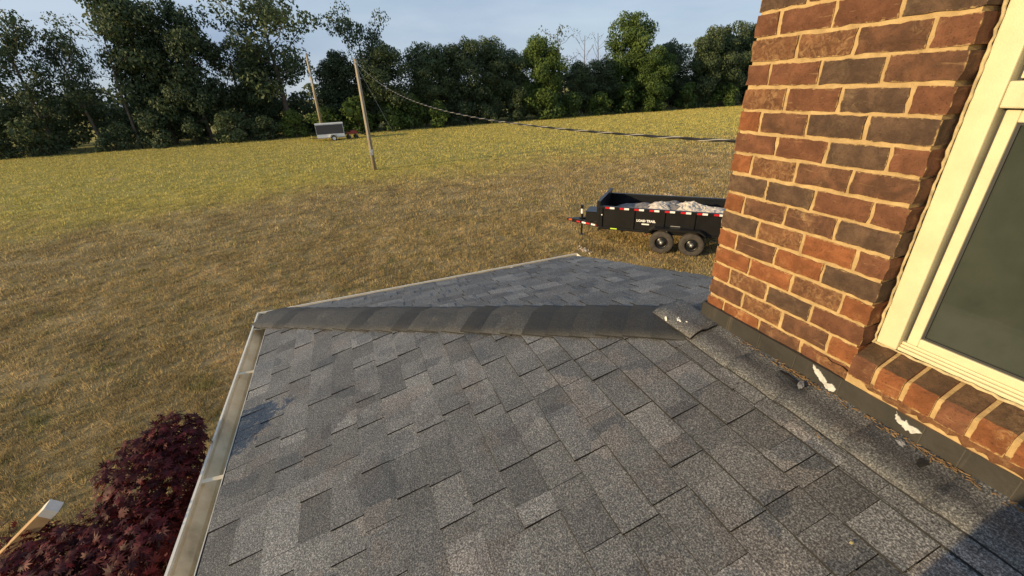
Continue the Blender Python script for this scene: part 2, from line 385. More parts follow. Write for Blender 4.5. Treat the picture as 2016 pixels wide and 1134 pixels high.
# sill: bricks on edge sloping outwards, as parts of the wall
nsill = 12
SILLTOP = m_brick('darker_brick_top', (0.085, 0.050, 0.027), (0.150, 0.082, 0.042), 0.25, (0.2, 0.13, 0.07))  # darker brick tone for the sloping top faces of the sill
for i in range(nsill):
    x0 = -0.692 - i*0.0862; w = 0.0862-0.0135
    mb = MB(); prof = [(0.022, -0.018), (0.022, 0.052), (0.012, 0.062), (-0.085, 0.102), (-0.085, -0.018)]
    seg = 5; r = random.Random(i+90); vs = []
    for s_ in range(seg+1):
        for (py, pz) in prof: vs.append((-w*s_/seg, py + r.uniform(-.0015, .0015), pz + r.uniform(-.0015, .0015)))
    n5 = len(prof); fs = [tuple(range(n5))[::-1], tuple(range(seg*n5, seg*n5+n5))]
    for s_ in range(seg):
        for k in range(n5): fs.append((s_*n5+k, s_*n5+(k+1) % n5, (s_+1)*n5+(k+1) % n5, (s_+1)*n5+k))
    mb.add(vs, fs)
    for s_ in range(seg): mb.m[2+s_*n5+2] = 1
    o = mb.build('sill_brick', [BR['o' if i % 3 else 'r'], SILLTOP], brick_wall); o.location = (x0, 0, 0)
mb = MB(); mb.prism([(0.016, -0.05), (0.016, 0.046), (0.008, 0.054), (-0.085, 0.094), (-0.085, -0.05)], 0, -1.75, -0.690, 0)
o = mb.build('sill_mortar', MORTAR, brick_wall)
mb = MB(); vs = []; fs = []; r = random.Random(4)      # rough strip of brick and mortar under the sill
n = 60
for i in range(n+1):
    x = -0.52-1.23*i/n; tk = min(1, i/12)
    for (py, pz) in ((0.004, -0.066), (0.013+r.uniform(0, .004), -0.052+r.uniform(-.004, .004)), (0.016+r.uniform(0, .005), -0.030), (0.019+r.uniform(-.002, .002), -0.012+r.uniform(-.006, .004))): vs.append((x, -0.006+(py+.006)*tk, pz))
for i in range(n):
    for k in range(3): fs.append((i*4+k, i*4+k+1, i*4+k+5, i*4+k+4))
mb.add(vs, fs); mb.build('bed_course', BR['c'], brick_wall, True)
# lintel bricks and wall over the window, hidden side pier: joined
mb = MB(); r = random.Random(11)
for c in range(-1, PIER_TOP):
    x = -1.72 - (0.0 if c % 2 else -0.0) ; first = True
    while x > -2.9:
        ln = (0.09 if (first and c % 2) else BL-JT); first = False
        mb.box((x-ln, -0.09, c*PZ+JT/2), (x, r.uniform(-.001, .001), (c+1)*PZ-JT/2)); x -= ln+JT
pier = mb.build('brick_pier', BR['r'], brick_wall); tag(pier, kind='stuff')
# lower storey walls under the roof, soffit
mb = MB(); mb.box((0.0, RAKE+0.10, GZ), (2.15, 2.12, -1.02)); mb.box((-4.2, -4.6, GZ), (-0.012, 2.118, -1.02)); mb.box((-4.2, -4.6, -1.02), (-0.011, -0.12, -0.6))
def m_brickfield():
    m = Mat('brickwork', (0.2, 0.08, 0.04), 0.9)
    geo = m.n('ShaderNodeNewGeometry'); sp = m.n('ShaderNodeSeparateXYZ'); m.l(geo.outputs['Position'], sp.inputs[0])
    cb = m.n('ShaderNodeCombineXYZ'); m.l(m.math('ADD', sp.outputs[0], sp.outputs[1]), cb.inputs[0]); m.l(sp.outputs[2], cb.inputs[1])
    bt = m.n('ShaderNodeTexBrick'); m.l(cb.outputs[0], bt.inputs['Vector']); bt.inputs['Scale'].default_value = 1.0
    bt.inputs['Brick Width'].default_value = 0.198; bt.inputs['Row Height'].default_value = 0.0846; bt.inputs['Mortar Size'].default_value = 0.006
    bt.inputs['Color1'].default_value = (0.20, 0.07, 0.03, 1); bt.inputs['Color2'].default_value = (0.09, 0.05, 0.03, 1); bt.inputs['Mortar'].default_value = (0.5, 0.34, 0.16, 1)
    m.color(bt.outputs['Color']); m.bump(bt.outputs['Fac'], -0.6, 0.01); return m.mat
hp(mb.build('lower_wall', m_brickfield()))
WHITE = m_simple('gutter_white', (0.74, 0.70, 0.60), 0.38, var=0.10, scale=9)
def m_gut():
    m = Mat('gutter_inside', (0.5, 0.45, 0.33), 0.45)
    f = m.noise(7, 6, 0.65, m.pos((1, 1, 1)))
    c = m.ramp(f, [(0.3, (0.58, 0.48, 0.31)), (0.6, (0.74, 0.65, 0.47)), (0.8, (0.80, 0.73, 0.58))])
    c = m.mix(m.ramp(m.noise(2.3, 5, 0.6), [(0.55, (0,)*3), (0.72, (0.7,)*3)]), c, (0.17, 0.13, 0.08)); m.color(c); return m.mat
GUTIN = m_gut()
mb = MB(); mb.prism([(2.12, -0.99), (2.46, -0.99), (2.46, -0.96), (2.12, -0.96)], 0, -3.6, 2.46)
mb.box((2.12, RAKE+0.03, -0.993), (2.47, 2.46, -0.957)); hp(mb.build('soffit', WHITE))
mb = MB(); mb.box((-3.6, 2.462, -0.99), (2.487, 2.484, -0.815)); mb.box((2.463, RAKE+0.02, -0.988), (2.485, 2.461, -0.817))
mb.add([(2.45, RAKE+0.02, -0.83), (2.45, RAKE+0.02, -0.98), (0.0, RAKE+0.02, -0.34), (0.0, RAKE+0.02, -0.19), (2.45, RAKE+0.045, -0.83), (2.45, RAKE+0.045, -0.98), (0.0, RAKE+0.045, -0.34), (0.0, RAKE+0.045, -0.19)],
       [(0, 1, 2, 3), (7, 6, 5, 4), (0, 4, 5, 1), (2, 6, 7, 3), (1, 5, 6, 2), (3, 7, 4, 0)])
hp(mb.build('fascia', WHITE))

# roof deck
roof = MB()
def rz1(y): return ZB + SL*y
zd = -0.012
roof.add([(-3.6, 0.0, ZB+zd), (0, 0, ZB+zd), (EAVE-.01, EAVE-.01, rz1(EAVE-.01)+zd), (-3.6, EAVE-.01, rz1(EAVE-.01)+zd), (0, RAKE, ZB+zd), (EAVE-.01, RAKE, rz1(EAVE-.01)+zd)], [(0, 1, 2, 3), (1, 4, 5, 2)])
roof = hp(roof.build('roof', ASPHALT_EDGE))
# shingle pieces
def clip(poly, side):        # keep side: main plane x<=y, end plane x>=y
    out = []
    for i in range(len(poly)):
        a, b = poly[i], poly[(i+1) % len(poly)]
        fa, fb = side*(a[1]-a[0]), side*(b[1]-b[0])
        if fa >= 0: out.append(a)
        if fa*fb < 0:
            t = fa/(fa-fb); out.append((a[0]+(b[0]-a[0])*t, a[1]+(b[1]-a[1])*t))
    return out
pieces = []
EXPO = 0.139
def lay(plane, lo_lim, hi_fn, k_from, k_to, seed):
    r = random.Random(seed)
    for k in range(k_from, k_to):
        butt = (2.474 if plane == 0 else 2.57) - EXPO*k
        t = lo_lim - r.uniform(0, 0.2); hi = hi_fn(butt); raised = r.random() < 0.5; shade = r.random()
        while t < hi:
            w = r.choice((0.08, 0.11, 0.14, 0.16, 0.19, 0.22, 0.26)) * r.uniform(0.9, 1.1)
            w *= 1.12 if raised else 0.9
            a, b = max(t, lo_lim), t+w; t += w
            if b-a > 0.015:
                lift = (0.0095 if raised else 0.003) + r.uniform(-.0008, .0014)
                jut = 0.004 if raised else 0.0
                shade = min(1, max(0, 0.5 + (r.random()-0.5)*0.95 + (0.04 if raised else -0.05)))
                top = butt-EXPO-0.055
                if plane == 0: poly = [(a+.0014, top), (b-.0014, top), (b-.0014, butt+jut+r.uniform(-.0015, .0015)), (a+.0014, butt+jut+r.uniform(-.0015, .0015))]
                else: poly = [(top, b-.0014), (top, a+.0014), (butt+jut+r.uniform(-.0015, .0015), a+.0014), (butt+jut+r.uniform(-.0015, .0015), b-.0014)]
                poly = clip(poly, 1 if plane == 0 else -1)
                if len(poly) >= 3:
                    g = 1 if plane == 0 else 0
                    vs = []
                    for (px, py) in poly:
                        d = (px, py)[g]; tt = max(0, min(1, (d-top)/(butt-top)))
                        vs.append((px, py, ZB + SL*d + 0.0005 + (0.0045+lift)*tt + (0.003*(tt < .5)*0)))
                    pieces.append((vs, shade, r.random()))
            raised = not raised if r.random() < 0.85 else raised
lay(0, -2.9, lambda b: b, 0, 17, 21)
lay(1, RAKE, lambda b: b, 0, 18, 33)
def piece_mb(items):
    mb = MB(); at = []
    for vs, sh, _ in items:
        n = len(vs); th = 0.008
        vv = list(vs) + [(x, y, z-th) for x, y, z in vs]
        b = len(mb.v); mb.v += vv; at += [sh]*len(vv)
        mb.f.append(tuple(b+i for i in range(n))); mb.m.append(0)
        for i in range(n): mb.f.append((b+i, b+n+i, b+n+(i+1) % n, b+(i+1) % n)); mb.m.append(1)
    return mb, at
def build_piece(name, mb, at, mats, parent, smooth=False):
    me = mb.mesh(name, mats, smooth); a = me.attributes.new('rnd', 'FLOAT', 'POINT'); a.data.foreach_set('value', at)
    return link(name, me, parent)
def size_in_view(vs):
    p = [proj(v) for v in vs]
    if any(q[2] < 0.1 for q in p): return 0
    cx = sum(q[0] for q in p)/len(p); cy = sum(q[1] for q in p)/len(p)
    if not (-0.02 < cx < 1.02 and -0.02 < cy < 0.58): return 0
    return abs(sum(p[i][0]*p[(i+1) % len(p)][1]-p[(i+1) % len(p)][0]*p[i][1] for i in range(len(p))))/2
pieces.sort(key=lambda p: -size_in_view(p[0]))
for it in pieces[:300]:
    mb, at = piece_mb([it]); build_piece('shingle', mb, at, [SHINGLE, ASPHALT_EDGE], roof)
mb, at = piece_mb(pieces[300:]); tag(build_piece('shingle_field', mb, at, [SHINGLE, ASPHALT_EDGE], roof), kind='stuff')
# hip caps: overlapping folded shingles from the eave corner up to the wall corner
hipd = Vector((1, 1, SL)).normalized()
nrm = [Vector((0, -SL, 1)).normalized(), Vector((-SL, 0, 1)).normalized()]
def cap_mesh(s0, s1, halfw, lift0, lift1, hump):
    vs = []; cols = 7
    for s_, lf in ((s0, lift0), (s1, lift1)):            # s: distance along the hip in plan from the wall corner
        base = Vector((s_, s_, ZB + SL*s_))
        for c in range(cols):
            t = -1 + 2*c/(cols-1)                        # -1 main side .. +1 end side
            side = Vector((-1, 1, 0)).normalized() if t < 0 else Vector((1, -1, 0)).normalized()
            p = base + side*abs(t)*halfw
            d = p.y if t < 0 else p.x
            z = ZB + SL*d
            vs.append((p.x, p.y, z + lf + hump*(1-abs(t)**1.6)))
    return vs, cols
npc = 25; CAP_TONE = (0.95, 0.9, 0.45, 0.85, 0.8, 0.9, 0.8, 0.7, 0.3, 0.85, 0.75, 0.2, 0.8, 0.9, 0.85, 0.05, 0.9, 0.75, 0.0, 0.15, 0.35, 0.0, 0.2, 0.05, 0.3)
hip_root = roof
for i in range(npc):
    s1 = 2.50 - i*0.1015; s0 = s1-0.15
    if s0 < -0.02: break
    r = random.Random(500+i)
    hw = 0.185*r.uniform(0.97, 1.04)
    vs, cols = cap_mesh(s0, s1, hw, 0.010, 0.024+r.uniform(0, .005), 0.013)
    mb = MB(); top = vs; bot = [(x, y, z-0.007) for x, y, z in vs]; n = len(vs)
    mb.v = list(top)+bot
    for c in range(cols-1): mb.f.append((c, c+cols, c+1+cols, c+1)); mb.m.append(0)
    per = list(range(cols, 2*cols)); mb.f += [(per[c], per[c]+n, per[c+1]+n, per[c+1]) for c in range(cols-1)]; mb.m += [1]*(cols-1)
    mb.f += [(0, n, n+cols, cols), (cols-1, 2*cols-1, 2*cols-1+n, cols-1+n)]; mb.m += [1, 1]
    sh = CAP_TONE[i]
    o = build_piece('hip_shingle', mb, [sh]*len(mb.v), [SHINGLE_CAP, ASPHALT_EDGE], roof, False)
    for p in list(o.data.polygons)[:cols-1]: p.use_smooth = True
# bent strips along the foot of the wall
def strip(x0, x1, sh, seed):
    r = random.Random(seed); prof = [(0.004, ZB+0.022), (0.05, rz1(.05)+0.020), (0.085, rz1(.085)+0.020), (0.118, rz1(.118)+0.033), (0.15, rz1(.15)+0.031), (0.188, rz1(.188)+0.018)]
    if seed == 70: prof = [(y_, z_+(.022 if y_ > .04 else .004)) for y_, z_ in prof]
    seg = 5; vs = []
    for i in range(seg+1):
        x = x0+(x1-x0)*i/seg; lf = 0.007*i/seg
        for (py, pz) in prof: vs.append((x, py + r.uniform(-.003, .003)*(py > .01), pz + lf + r.uniform(-.0025, .0025)))
    n = len(prof); mb = MB(); mb.v = vs + [(x, y, z-.007) for x, y, z in vs]; N0 = len(vs)
    for i in range(seg):
        for k in range(n-1): mb.f.append((i*n+k, (i+1)*n+k, (i+1)*n+k+1, i*n+k+1)); mb.m.append(0)
        mb.f.append((i*n+n-1, (i+1)*n+n-1, (i+1)*n+n-1+N0, i*n+n-1+N0)); mb.m.append(1)
    for k in range(n-1):
        mb.f.append((k, k+1, k+1+N0, k+N0)); mb.m.append(1)
        q = seg*n; mb.f.append((q+k+1, q+k, q+k+N0, q+k+1+N0)); mb.m.append(1)
    o = build_piece('wall_strip_shingle', mb, [sh]*len(mb.v), [SHINGLE_STRIP, ASPHALT_EDGE], roof)
    for p in o.data.polygons:
        if p.material_index == 0: p.use_smooth = True
x = 0.17
for i, (w, sh) in enumerate(((0.25, 0.45), (0.25, 0.62), (0.24, 0.30), (0.25, 0.45), (0.24, 0.2), (0.25, 0.35), (0.25, 0.25), (0.25, 0.5), (0.25, 0.3), (0.25, 0.4))):
    strip(x-w-0.03, x, sh, 70+i); x -= w
# thin course line below the strips
mb = MB(); at = []
for i in range(14):
    x0 = 0.12-0.22*i; mb2, a2 = piece_mb([([(x0-.218, .12, rz1(.12)+.014), (x0, .12, rz1(.12)+.014), (x0, .245, rz1(.245)+.012), (x0-.218, .245, rz1(.245)+.012)], random.Random(i).uniform(.1, .7), 0)])
    build_piece('shingle', mb2, a2, [SHINGLE, ASPHALT_EDGE], roof)
# flashing at the foot of the wall
def m_flash():
    m = Mat('flashing_paint', (0.045, 0.04, 0.033), 0.55)
    c = m.ramp(m.noise(5, 5, 0.6), [(0.3, (0.020, 0.018, 0.015)), (0.7, (0.036, 0.032, 0.026))])
    mp_ = m.pos((14, 14, 1.2)); c = m.mix(m.ramp(m.noise(1.0, 4, 0.6, mp_), [(0.60, (0,)*3), (0.72, (0.35,)*3)]), c, (0.16, 0.13, 0.09)); m.color(c)
    m.bump(m.noise(30, 4), 0.25, 0.006); return m.mat
FLASH = m_flash(); LAP = m_simple('lap_edge', (0.048, 0.043, 0.035), 0.6)
mb = MB(); n = 40
vs = []; r = random.Random(3)
for i in range(n+1):
    x = 0.012-2.6*i/n; wob = r.uniform(-.0008, .0008)
    for (py, pz) in ((0.003, -0.052+wob*0.8), (0.013, -0.054+wob*0.8), (0.015+wob, -0.10), (0.018+wob*.5, -0.150)): vs.append((x, py, pz))
fs = []
for i in range(n):
    for k in range(3): fs.append((i*4+k, i*4+k+1, i*4+k+5, i*4+k+4))
mb.add(vs, fs)
mb.add([(0.012, 0.016, -0.054), (0.012, -0.9, -0.054), (0.012, -0.9, -0.20), (0.012, 0.016, -0.20)], [(0, 1, 2, 3)])
flash = hp(mb.build('flashing', FLASH))
for xs_ in (-0.16, -0.33, -0.50, -0.68, -0.94, -1.04, -1.16):          # vertical laps
    mb = MB(); mb.add([(xs_-.0022, .0150, -.058), (xs_+.0012, .0150, -.058), (xs_+.0012, .0192, -.147), (xs_-.0022, .0192, -.147), (xs_-.0022, .010, -.058), (xs_+.0012, .010, -.058), (xs_+.0012, .010, -.147), (xs_-.0022, .010, -.147)], [(0, 1, 2, 3), (0, 4, 5, 1), (1, 5, 6, 2), (2, 6, 7, 3), (3, 7, 4, 0)]); mb.build('flashing_lap', LAP, flash)
PATCH = m_simple('bare_primer', (0.52, 0.52, 0.49), 0.75, var=0.25, scale=60, bump=0.5)
def patch(pts, name='peeled_patch'):
    rr_ = random.Random(len(pts)); q_ = []
    for i in range(len(pts)):
        a_, b_ = pts[i], pts[(i+1) % len(pts)]
        for k in range(4): q_.append((a_[0]+(b_[0]-a_[0])*k/4+rr_.gauss(0, .0014), a_[1]+(b_[1]-a_[1])*k/4+rr_.gauss(0, .0014)))
    pts = q_
    mb = MB(); n = len(pts); mb.v = [(x, 0.0160+(-.054-z)*.05, z) for x, z in pts] + [(x, 0.010, z) for x, z in pts]
    mb.f = [tuple(range(n))] + [(i, i+n, (i+1) % n+n, (i+1) % n) for i in range(n)]; mb.m = [0]*(n+1)
    o = mb.build(name, PATCH, flash); tag(o, 'pale bare patch where the dark coating has peeled'); return o
patch([(-.572, -.058), (-.590, -.064), (-.612, -.074), (-.628, -.088), (-.640, -.098), (-.662, -.094), (-.672, -.104), (-.672, -.118), (-.655, -.124), (-.640, -.120), (-.628, -.110), (-.612, -.104), (-.598, -.094), (-.585, -.080), (-.575, -.076)])
patch([(-.860, -.060), (-.868, -.072), (-.885, -.080), (-.893, -.070), (-.902, -.080), (-.915, -.078), (-.940, -.084), (-.925, -.094), (-.918, -.104), (-.908, -.098), (-.902, -.106), (-.890, -.098), (-.875, -.094), (-.864, -.084)])
# rusty grit and dead needles lying in the joint between wall and roof
GRIT = m_simple('dry_needles', (0.20, 0.125, 0.06), 0.95, var=0.5, scale=40)
mb = MB(); r = random.Random(8)
for i in range(300):
    x = r.choice((r.gauss(-.52, .05), r.uniform(-.1, -1.3), r.gauss(-.95, .08), r.uniform(-.6, -1.3))); y = 0.020+abs(r.gauss(0, .010)); z = ZB+.016+r.uniform(0, .008)
    a = r.gauss(0, .5); l_ = r.uniform(.006, .022); mb.bar((x, y, z), (x-l_*math.cos(a), y+l_*math.sin(a), z+r.uniform(-.003, .005)), r.uniform(.0015, .003))
tag(mb.build('needle_litter', GRIT), 'rusty dry needle litter in the joint at the foot of the brick wall', 'litter', kind='stuff')

# window
FR = Mat('cream_vinyl', (0.72, 0.66, 0.46), 0.45)
FR.color(FR.ramp(FR.noise(9, 8, 0.68), [(0.22, (0.44, 0.37, 0.22)), (0.38, (0.58, 0.52, 0.33)), (0.7, (0.68, 0.615, 0.40))])); FR.bump(FR.noise(260, 3), 0.25, 0.002); FR = FR.mat
GASKET = m_simple('dark_gasket', (0.03, 0.03, 0.032), 0.6)
def m_glass():
    m = Mat('window_glass', (0.030, 0.036, 0.028), 0.04, spec=0.6)
    m.color(m.ramp(m.noise(3.0, 5, 0.6, m.pos((1, 1, 0.8))), [(0.3, (0.020, 0.026, 0.021)), (0.55, (0.042, 0.050, 0.040)), (0.8, (0.066, 0.073, 0.058))]))
    m.bump(m.noise(2.5, 2), 0.02, 0.02)
    return m.mat
GLASS = m_glass()
win = empty('window', (0, 0, 0)); win.parent = house; win.location = (0, 0, HZ)
X0, X1 = -0.697, -1.70; WT = 1.62
mb = MB()
mb.box((X0-0.062, -0.135, 0.100), (X0, -0.068, WT)); mb.box((X1, -0.135, 0.100), (X1+0.062, -0.068, WT)); mb.box((X1+0.062, -0.135, WT-0.06), (X0-0.062, -0.0685, WT))
o = mb.build('casing', FR, win); bev = o.modifiers.new('bevel', 'BEVEL'); bev.width = 0.004; bev.segments = 2
mb = MB(); mb.box((X1+0.062, -0.13, 0.100), (X0-0.062, -0.075, 0.112)); mb.box((X1+0.062, -0.13, 0.112), (X0-0.062, -0.083, 0.121)); mb.box((X1+0.062, -0.13, 0.121), (X0-0.062, -0.088, 0.131))
o = mb.build('sill_track', FR, win); bev = o.modifiers.new('bevel', 'BEVEL'); bev.width = 0.0025; bev.segments = 2
mb = MB(); mb.box((X0-0.072, -0.13, 0.131), (X0-0.062, -0.105, WT-.06)); mb.build('channel', GASKET, win); mb = MB(); mb.box((X1+0.062, -0.13, 0.131), (X1+0.072, -0.105, WT-.06)); mb.build('channel', GASKET, win)
def sash(z0, z1, y):
    s = MB(); a, b = X0-0.072, X1+0.072; t = 0.030
    s.box((a-t, y-.03, z0), (a, y, z1)); s.box((b, y-.03, z0), (b+t, y, z1)); s.box((b+t, y-.03, z0), (a-t, y-.0006, z0+t)); s.box((b+t, y-.03, z1-t), (a-t, y-.0006, z1))
    o = s.build('sash', FR, win); bev = o.modifiers.new('bevel', 'BEVEL'); bev.width = 0.003; bev.segments = 2
    g = MB(); g.box((b+t, y-.022, z0+t), (a-t, y-.0145, z1-t)); g.build('pane', GLASS, win)
    k = MB()
    for (lo, hi) in (((a-t-.007, y-.014, z0+t), (a-t, y-.008, z1-t)), ((b+t, y-.014, z0+t), (b+t+.007, y-.008, z1-t)), ((b+t+.007, y-.014, z0+t), (a-t-.007, y-.008, z0+t+.007)), ((b+t+.007, y-.014, z1-t-.007), (a-t-.007, y-.008, z1-t))): k.box(lo, hi)
    k.build('glazing_bead', GASKET, win)
sash(0.131, 0.862, -0.090); sash(0.937, WT-.06, -0.090)
mb = MB(); mb.box((X1+0.0625, -0.13, 0.867), (X0-0.0625, -0.0705, 0.932)); o = mb.build('transom', FR, win); bev = o.modifiers.new('bevel', 'BEVEL'); bev.width = 0.004; bev.segments = 2
# ragged bead of sealant between brick reveal and frame
SEAL = m_simple('sealant', (0.50, 0.40, 0.22), 0.8, var=0.3, scale=40, bump=0.6)
mb = MB(); r = random.Random(2)
zs = [0.095+i*0.016 for i in range(96)]
mb.tube([(-0.694+r.uniform(-.002, .002), -0.066+r.uniform(-.003, .004), z) for z in zs], [r.uniform(.003, .0055) for _ in zs], 6)
xs_ = [-0.69-i*0.016 for i in range(64)]
mb.tube([(x, -0.070+r.uniform(-.003, .003), 0.098+r.uniform(-.003, .002)) for x in xs_], [r.uniform(.003, .006) for _ in xs_], 6)
mb.build('sealant_bead', SEAL, win, True)
# room behind the glass
mb = MB(); mb.box((-4.0, -4.4, -0.5), (-0.12, -0.14, 1.64))
# gutter
def gutter(a, b, fn, name):
    """K-style trough: profile (out, z) swept from parameter a to b; the mitred end uses the outward distance"""
    outer = [(0.0, 0.0), (0.0, -0.115), (0.070, -0.115), (0.078, -0.085), (0.100, -0.055), (0.118, -0.030), (0.120, 0.004), (0.108, 0.004), (0.108, -0.003)]
    inner = [(0.104, -0.006), (0.104, -0.034), (0.088, -0.056), (0.068, -0.082), (0.062, -0.108), (0.004, -0.108), (0.004, 0.0)]
    loop = outer+inner; n = len(loop); mb = MB()
    for t, mit in ((a, 0), (b, 1)):
        for (o, z) in loop: mb.v.append(fn(t + (o if mit else 0), o, z))
    for k in range(n):
        mb.f.append((k, (k+1) % n, (k+1) % n+n, k+n)); mb.m.append(0 if k < len(outer)-1 or k == n-1 else 1)
    return mb
GX = 2.490; GTOP = rz1(2.50)-0.004
mb1 = gutter(-3.6, GX, lambda t, o, z: (t, GX+o, GTOP+z), 'g1'); mb2 = gutter(RAKE-0.02, GX, lambda t, o, z: (GX+o, t, GTOP+z), 'g2')
g = MB(); g.v = mb1.v+mb2.v; nb = len(mb1.v); g.f = mb1.f+[tuple(i+nb for i in f) for f in mb2.f]; g.m = mb1.m+mb2.m
gut = hp(g.build('gutter', [WHITE, GUTIN]))
for x in (2.30, 1.62, 0.62, -0.35, -1.3):
    mb = MB(); mb.add([(x-.008, GX+.002, GTOP-.012), (x+.012, GX+.002, GTOP-.012), (x+.012, GX+.110, GTOP-.006), (x-.012, GX+.110, GTOP-.006), (x-.012, GX+.002, GTOP-.017), (x+.012, GX+.002, GTOP-.017), (x+.012, GX+.110, GTOP-.011), (x-.012, GX+.110, GTOP-.011)],
                      [(0, 1, 2, 3), (7, 6, 5, 4), (0, 4, 5, 1), (1, 5, 6, 2), (2, 6, 7, 3), (3, 7, 4, 0)])
    mb.box((x-.012, GX+.098, GTOP-.03), (x+.012, GX+.106, GTOP-.0115)); mb.build('gutter_hanger', GUTIN, gut)
for y in (1.9, 1.0, 0.1):
    mb = MB(); mb.box((GX+.002, y-.012, GTOP-.016), (GX+.110, y+.012, GTOP-.011)); mb.build('gutter_hanger', WHITE, gut)
# ends of the gutter troughs
mb = MB(); mb.add([(GX+o, RAKE-.02, GTOP+z) for (o, z) in [(0, 0), (0, -.115), (.07, -.115), (.078, -.085), (.1, -.055), (.118, -.03), (.12, .004)]], [tuple(range(7))]); mb.build('end_cap', WHITE, gut)

# small litter on the roof
def lump(name, loc, size, mat, seed, label, cat):
    r = random.Random(seed); mb = MB(); nu, nv = 9, 6; vs = []
    for j in range(nv+1):
        for i in range(nu):
            a = 2*math.pi*i/nu; b = math.pi*j/nv - math.pi/2; k = 1+r.uniform(-.32, .32)
            vs.append((size[0]*k*math.cos(a)*math.cos(b), size[1]*k*math.sin(a)*math.cos(b), size[2]*(k*math.sin(b)*0.8+0.8)))
    fs = [(j*nu+i, j*nu+(i+1) % nu, (j+1)*nu+(i+1) % nu, (j+1)*nu+i) for j in range(nv) for i in range(nu)]
    mb.add(vs, fs); o = mb.build(name, mat); o.location = loc; o.rotation_euler = (0, 0, r.uniform(0, 3)); tag(o, label, cat); return o
FOIL = m_simple('crumpled_flashing', (0.30, 0.30, 0.30), 0.45, metal=0.3, var=0.3, scale=50)
TAR = m_simple('tar_lump', (0.018, 0.018, 0.018), 0.6, var=0.3, scale=50)
lump('sealant_lump', (-0.585, 0.075, ZB+0.012), (.026, .013, .009), FOIL, 1, 'crumpled grey lump on the dark torn strip, nearer the wall corner', 'debris')
lump('sealant_lump', (-0.915, 0.050, ZB+0.010), (.016, .011, .008), FOIL, 5, 'small silvery grey lump below the notched peeled patch', 'debris')
lump('tar_scrap', (-0.525, 0.062, ZB+0.008), (.060, .014, .005), TAR, 9, 'torn black tar scrap ending in the crumpled grey lump', 'debris')
lump('tar_scrap', (-0.985, 0.045, ZB+0.006), (.055, .013, .004), TAR, 12, 'black tar scrap near the small silvery lump by the wall', 'debris')
STRAW = m_simple('yellow_leaf', (0.62, 0.5, 0.22), 0.8)
lump('seed_husk', (-1.04, 0.43, rz1(.43)+0.016), (.0065, .0038, .0015), STRAW, 3, 'tiny yellow husk alone on the near shingles', 'seed')
twig = MB(); twig.tube([(-0.745, 0.20, rz1(.2)+.025), (-0.758, 0.205, rz1(.2)+.026), (-0.768, 0.213, rz1(.2)+.024), (-0.778, 0.212, rz1(.2)+.024)], [.0014, .002, .0018, .001], 5)
tag(twig.build('twig', GRIT, None, True), 'small curled brown twig on the edge strip along the wall', 'twig')
DROP = m_simple('bird_dropping_white', (0.8, 0.8, 0.76), 0.8)
mb = MB(); r = random.Random(6)
for (cx, cy, s_) in ((0.020, 0.148, .012), (0.006, 0.150, .007), (-0.020, 0.132, .006), (0.032, 0.138, .004), (0.076, 0.178, .008), (0.066, 0.184, .004)):
    n = 11; zz = rz1(cy)+0.0600
    ring = [(cx+s_*r.uniform(.35, 1.3)*math.cos(6.283*i/n), cy+s_*.6*r.uniform(.35, 1.3)*math.sin(6.283*i/n), zz) for i in range(n)]
    mb.add(ring+[(x, y, z-.02) for x, y, z in ring], [tuple(range(n))]+[(i, n+i, n+(i+1) % n, (i+1) % n) for i in range(n)])
tag(mb.build('bird_dropping', DROP), 'white bird droppings where the hip meets the wall strip', 'dropping')

# ------------------------------------------------------------------ dump trailer
BLACK = m_simple('black_trailer_paint', (0.010, 0.010, 0.011), 0.32, var=0.25, scale=3)
BLACK_IN = m_simple('worn_black_steel', (0.020, 0.020, 0.021), 0.6, var=0.5, scale=5)
RUBBER = m_simple('tyre_rubber', (0.050, 0.043, 0.036), 0.85, var=0.35, scale=9)
RIMBLK = m_simple('black_rim', (0.012, 0.012, 0.013), 0.3)
CHROME = m_simple('bright_nut', (0.7, 0.7, 0.68), 0.3, metal=0.6)
REDT = m_simple('red_reflector', (0.48, 0.012, 0.02), 0.4, var=0.05)
WHT = m_simple('white_reflector', (0.82, 0.82, 0.80), 0.4, var=0.04)
YEL = m_simple('yellow_sticker', (0.55, 0.75, 0.05), 0.5, var=0.05)
ORG = m_simple('orange_reflector', (0.55, 0.10, 0.02), 0.4, var=0.1)
def text_mesh(name, body, size, mat, parent, M, ext=0.002, align='CENTER'):
    cu = bpy.data.curves.new(name, 'FONT'); cu.body = body; cu.size = size; cu.extrude = ext; cu.offset = 0.006; cu.align_x = align; cu.resolution_u = 2; cu.space_character = 1.05
    t = bpy.data.objects.new(name, cu); COL.objects.link(t); bpy.context.view_layer.update()
    me = bpy.data.meshes.new_from_object(t.evaluated_get(bpy.context.evaluated_depsgraph_get())); bpy.data.objects.remove(t)
    me.materials.clear(); me.materials.append(mat); me.transform(M)
    o = link(name, me, parent); return o
T = empty('dump_trailer', (9.71, -8.81, GZ), rad(45))
tag(T, 'black tandem axle dump trailer with red and white reflectors, parked past the brick corner', 'trailer')
FX, RX, HW = 2.63, -1.66, 1.0; ZF, ZT = 0.80, 1.44
mb = MB()                                             # bed floor
mb.box((RX, -HW+.03, ZF), (FX, HW-.03, ZF+.05)); mb.build('bed_floor', BLACK_IN, T)
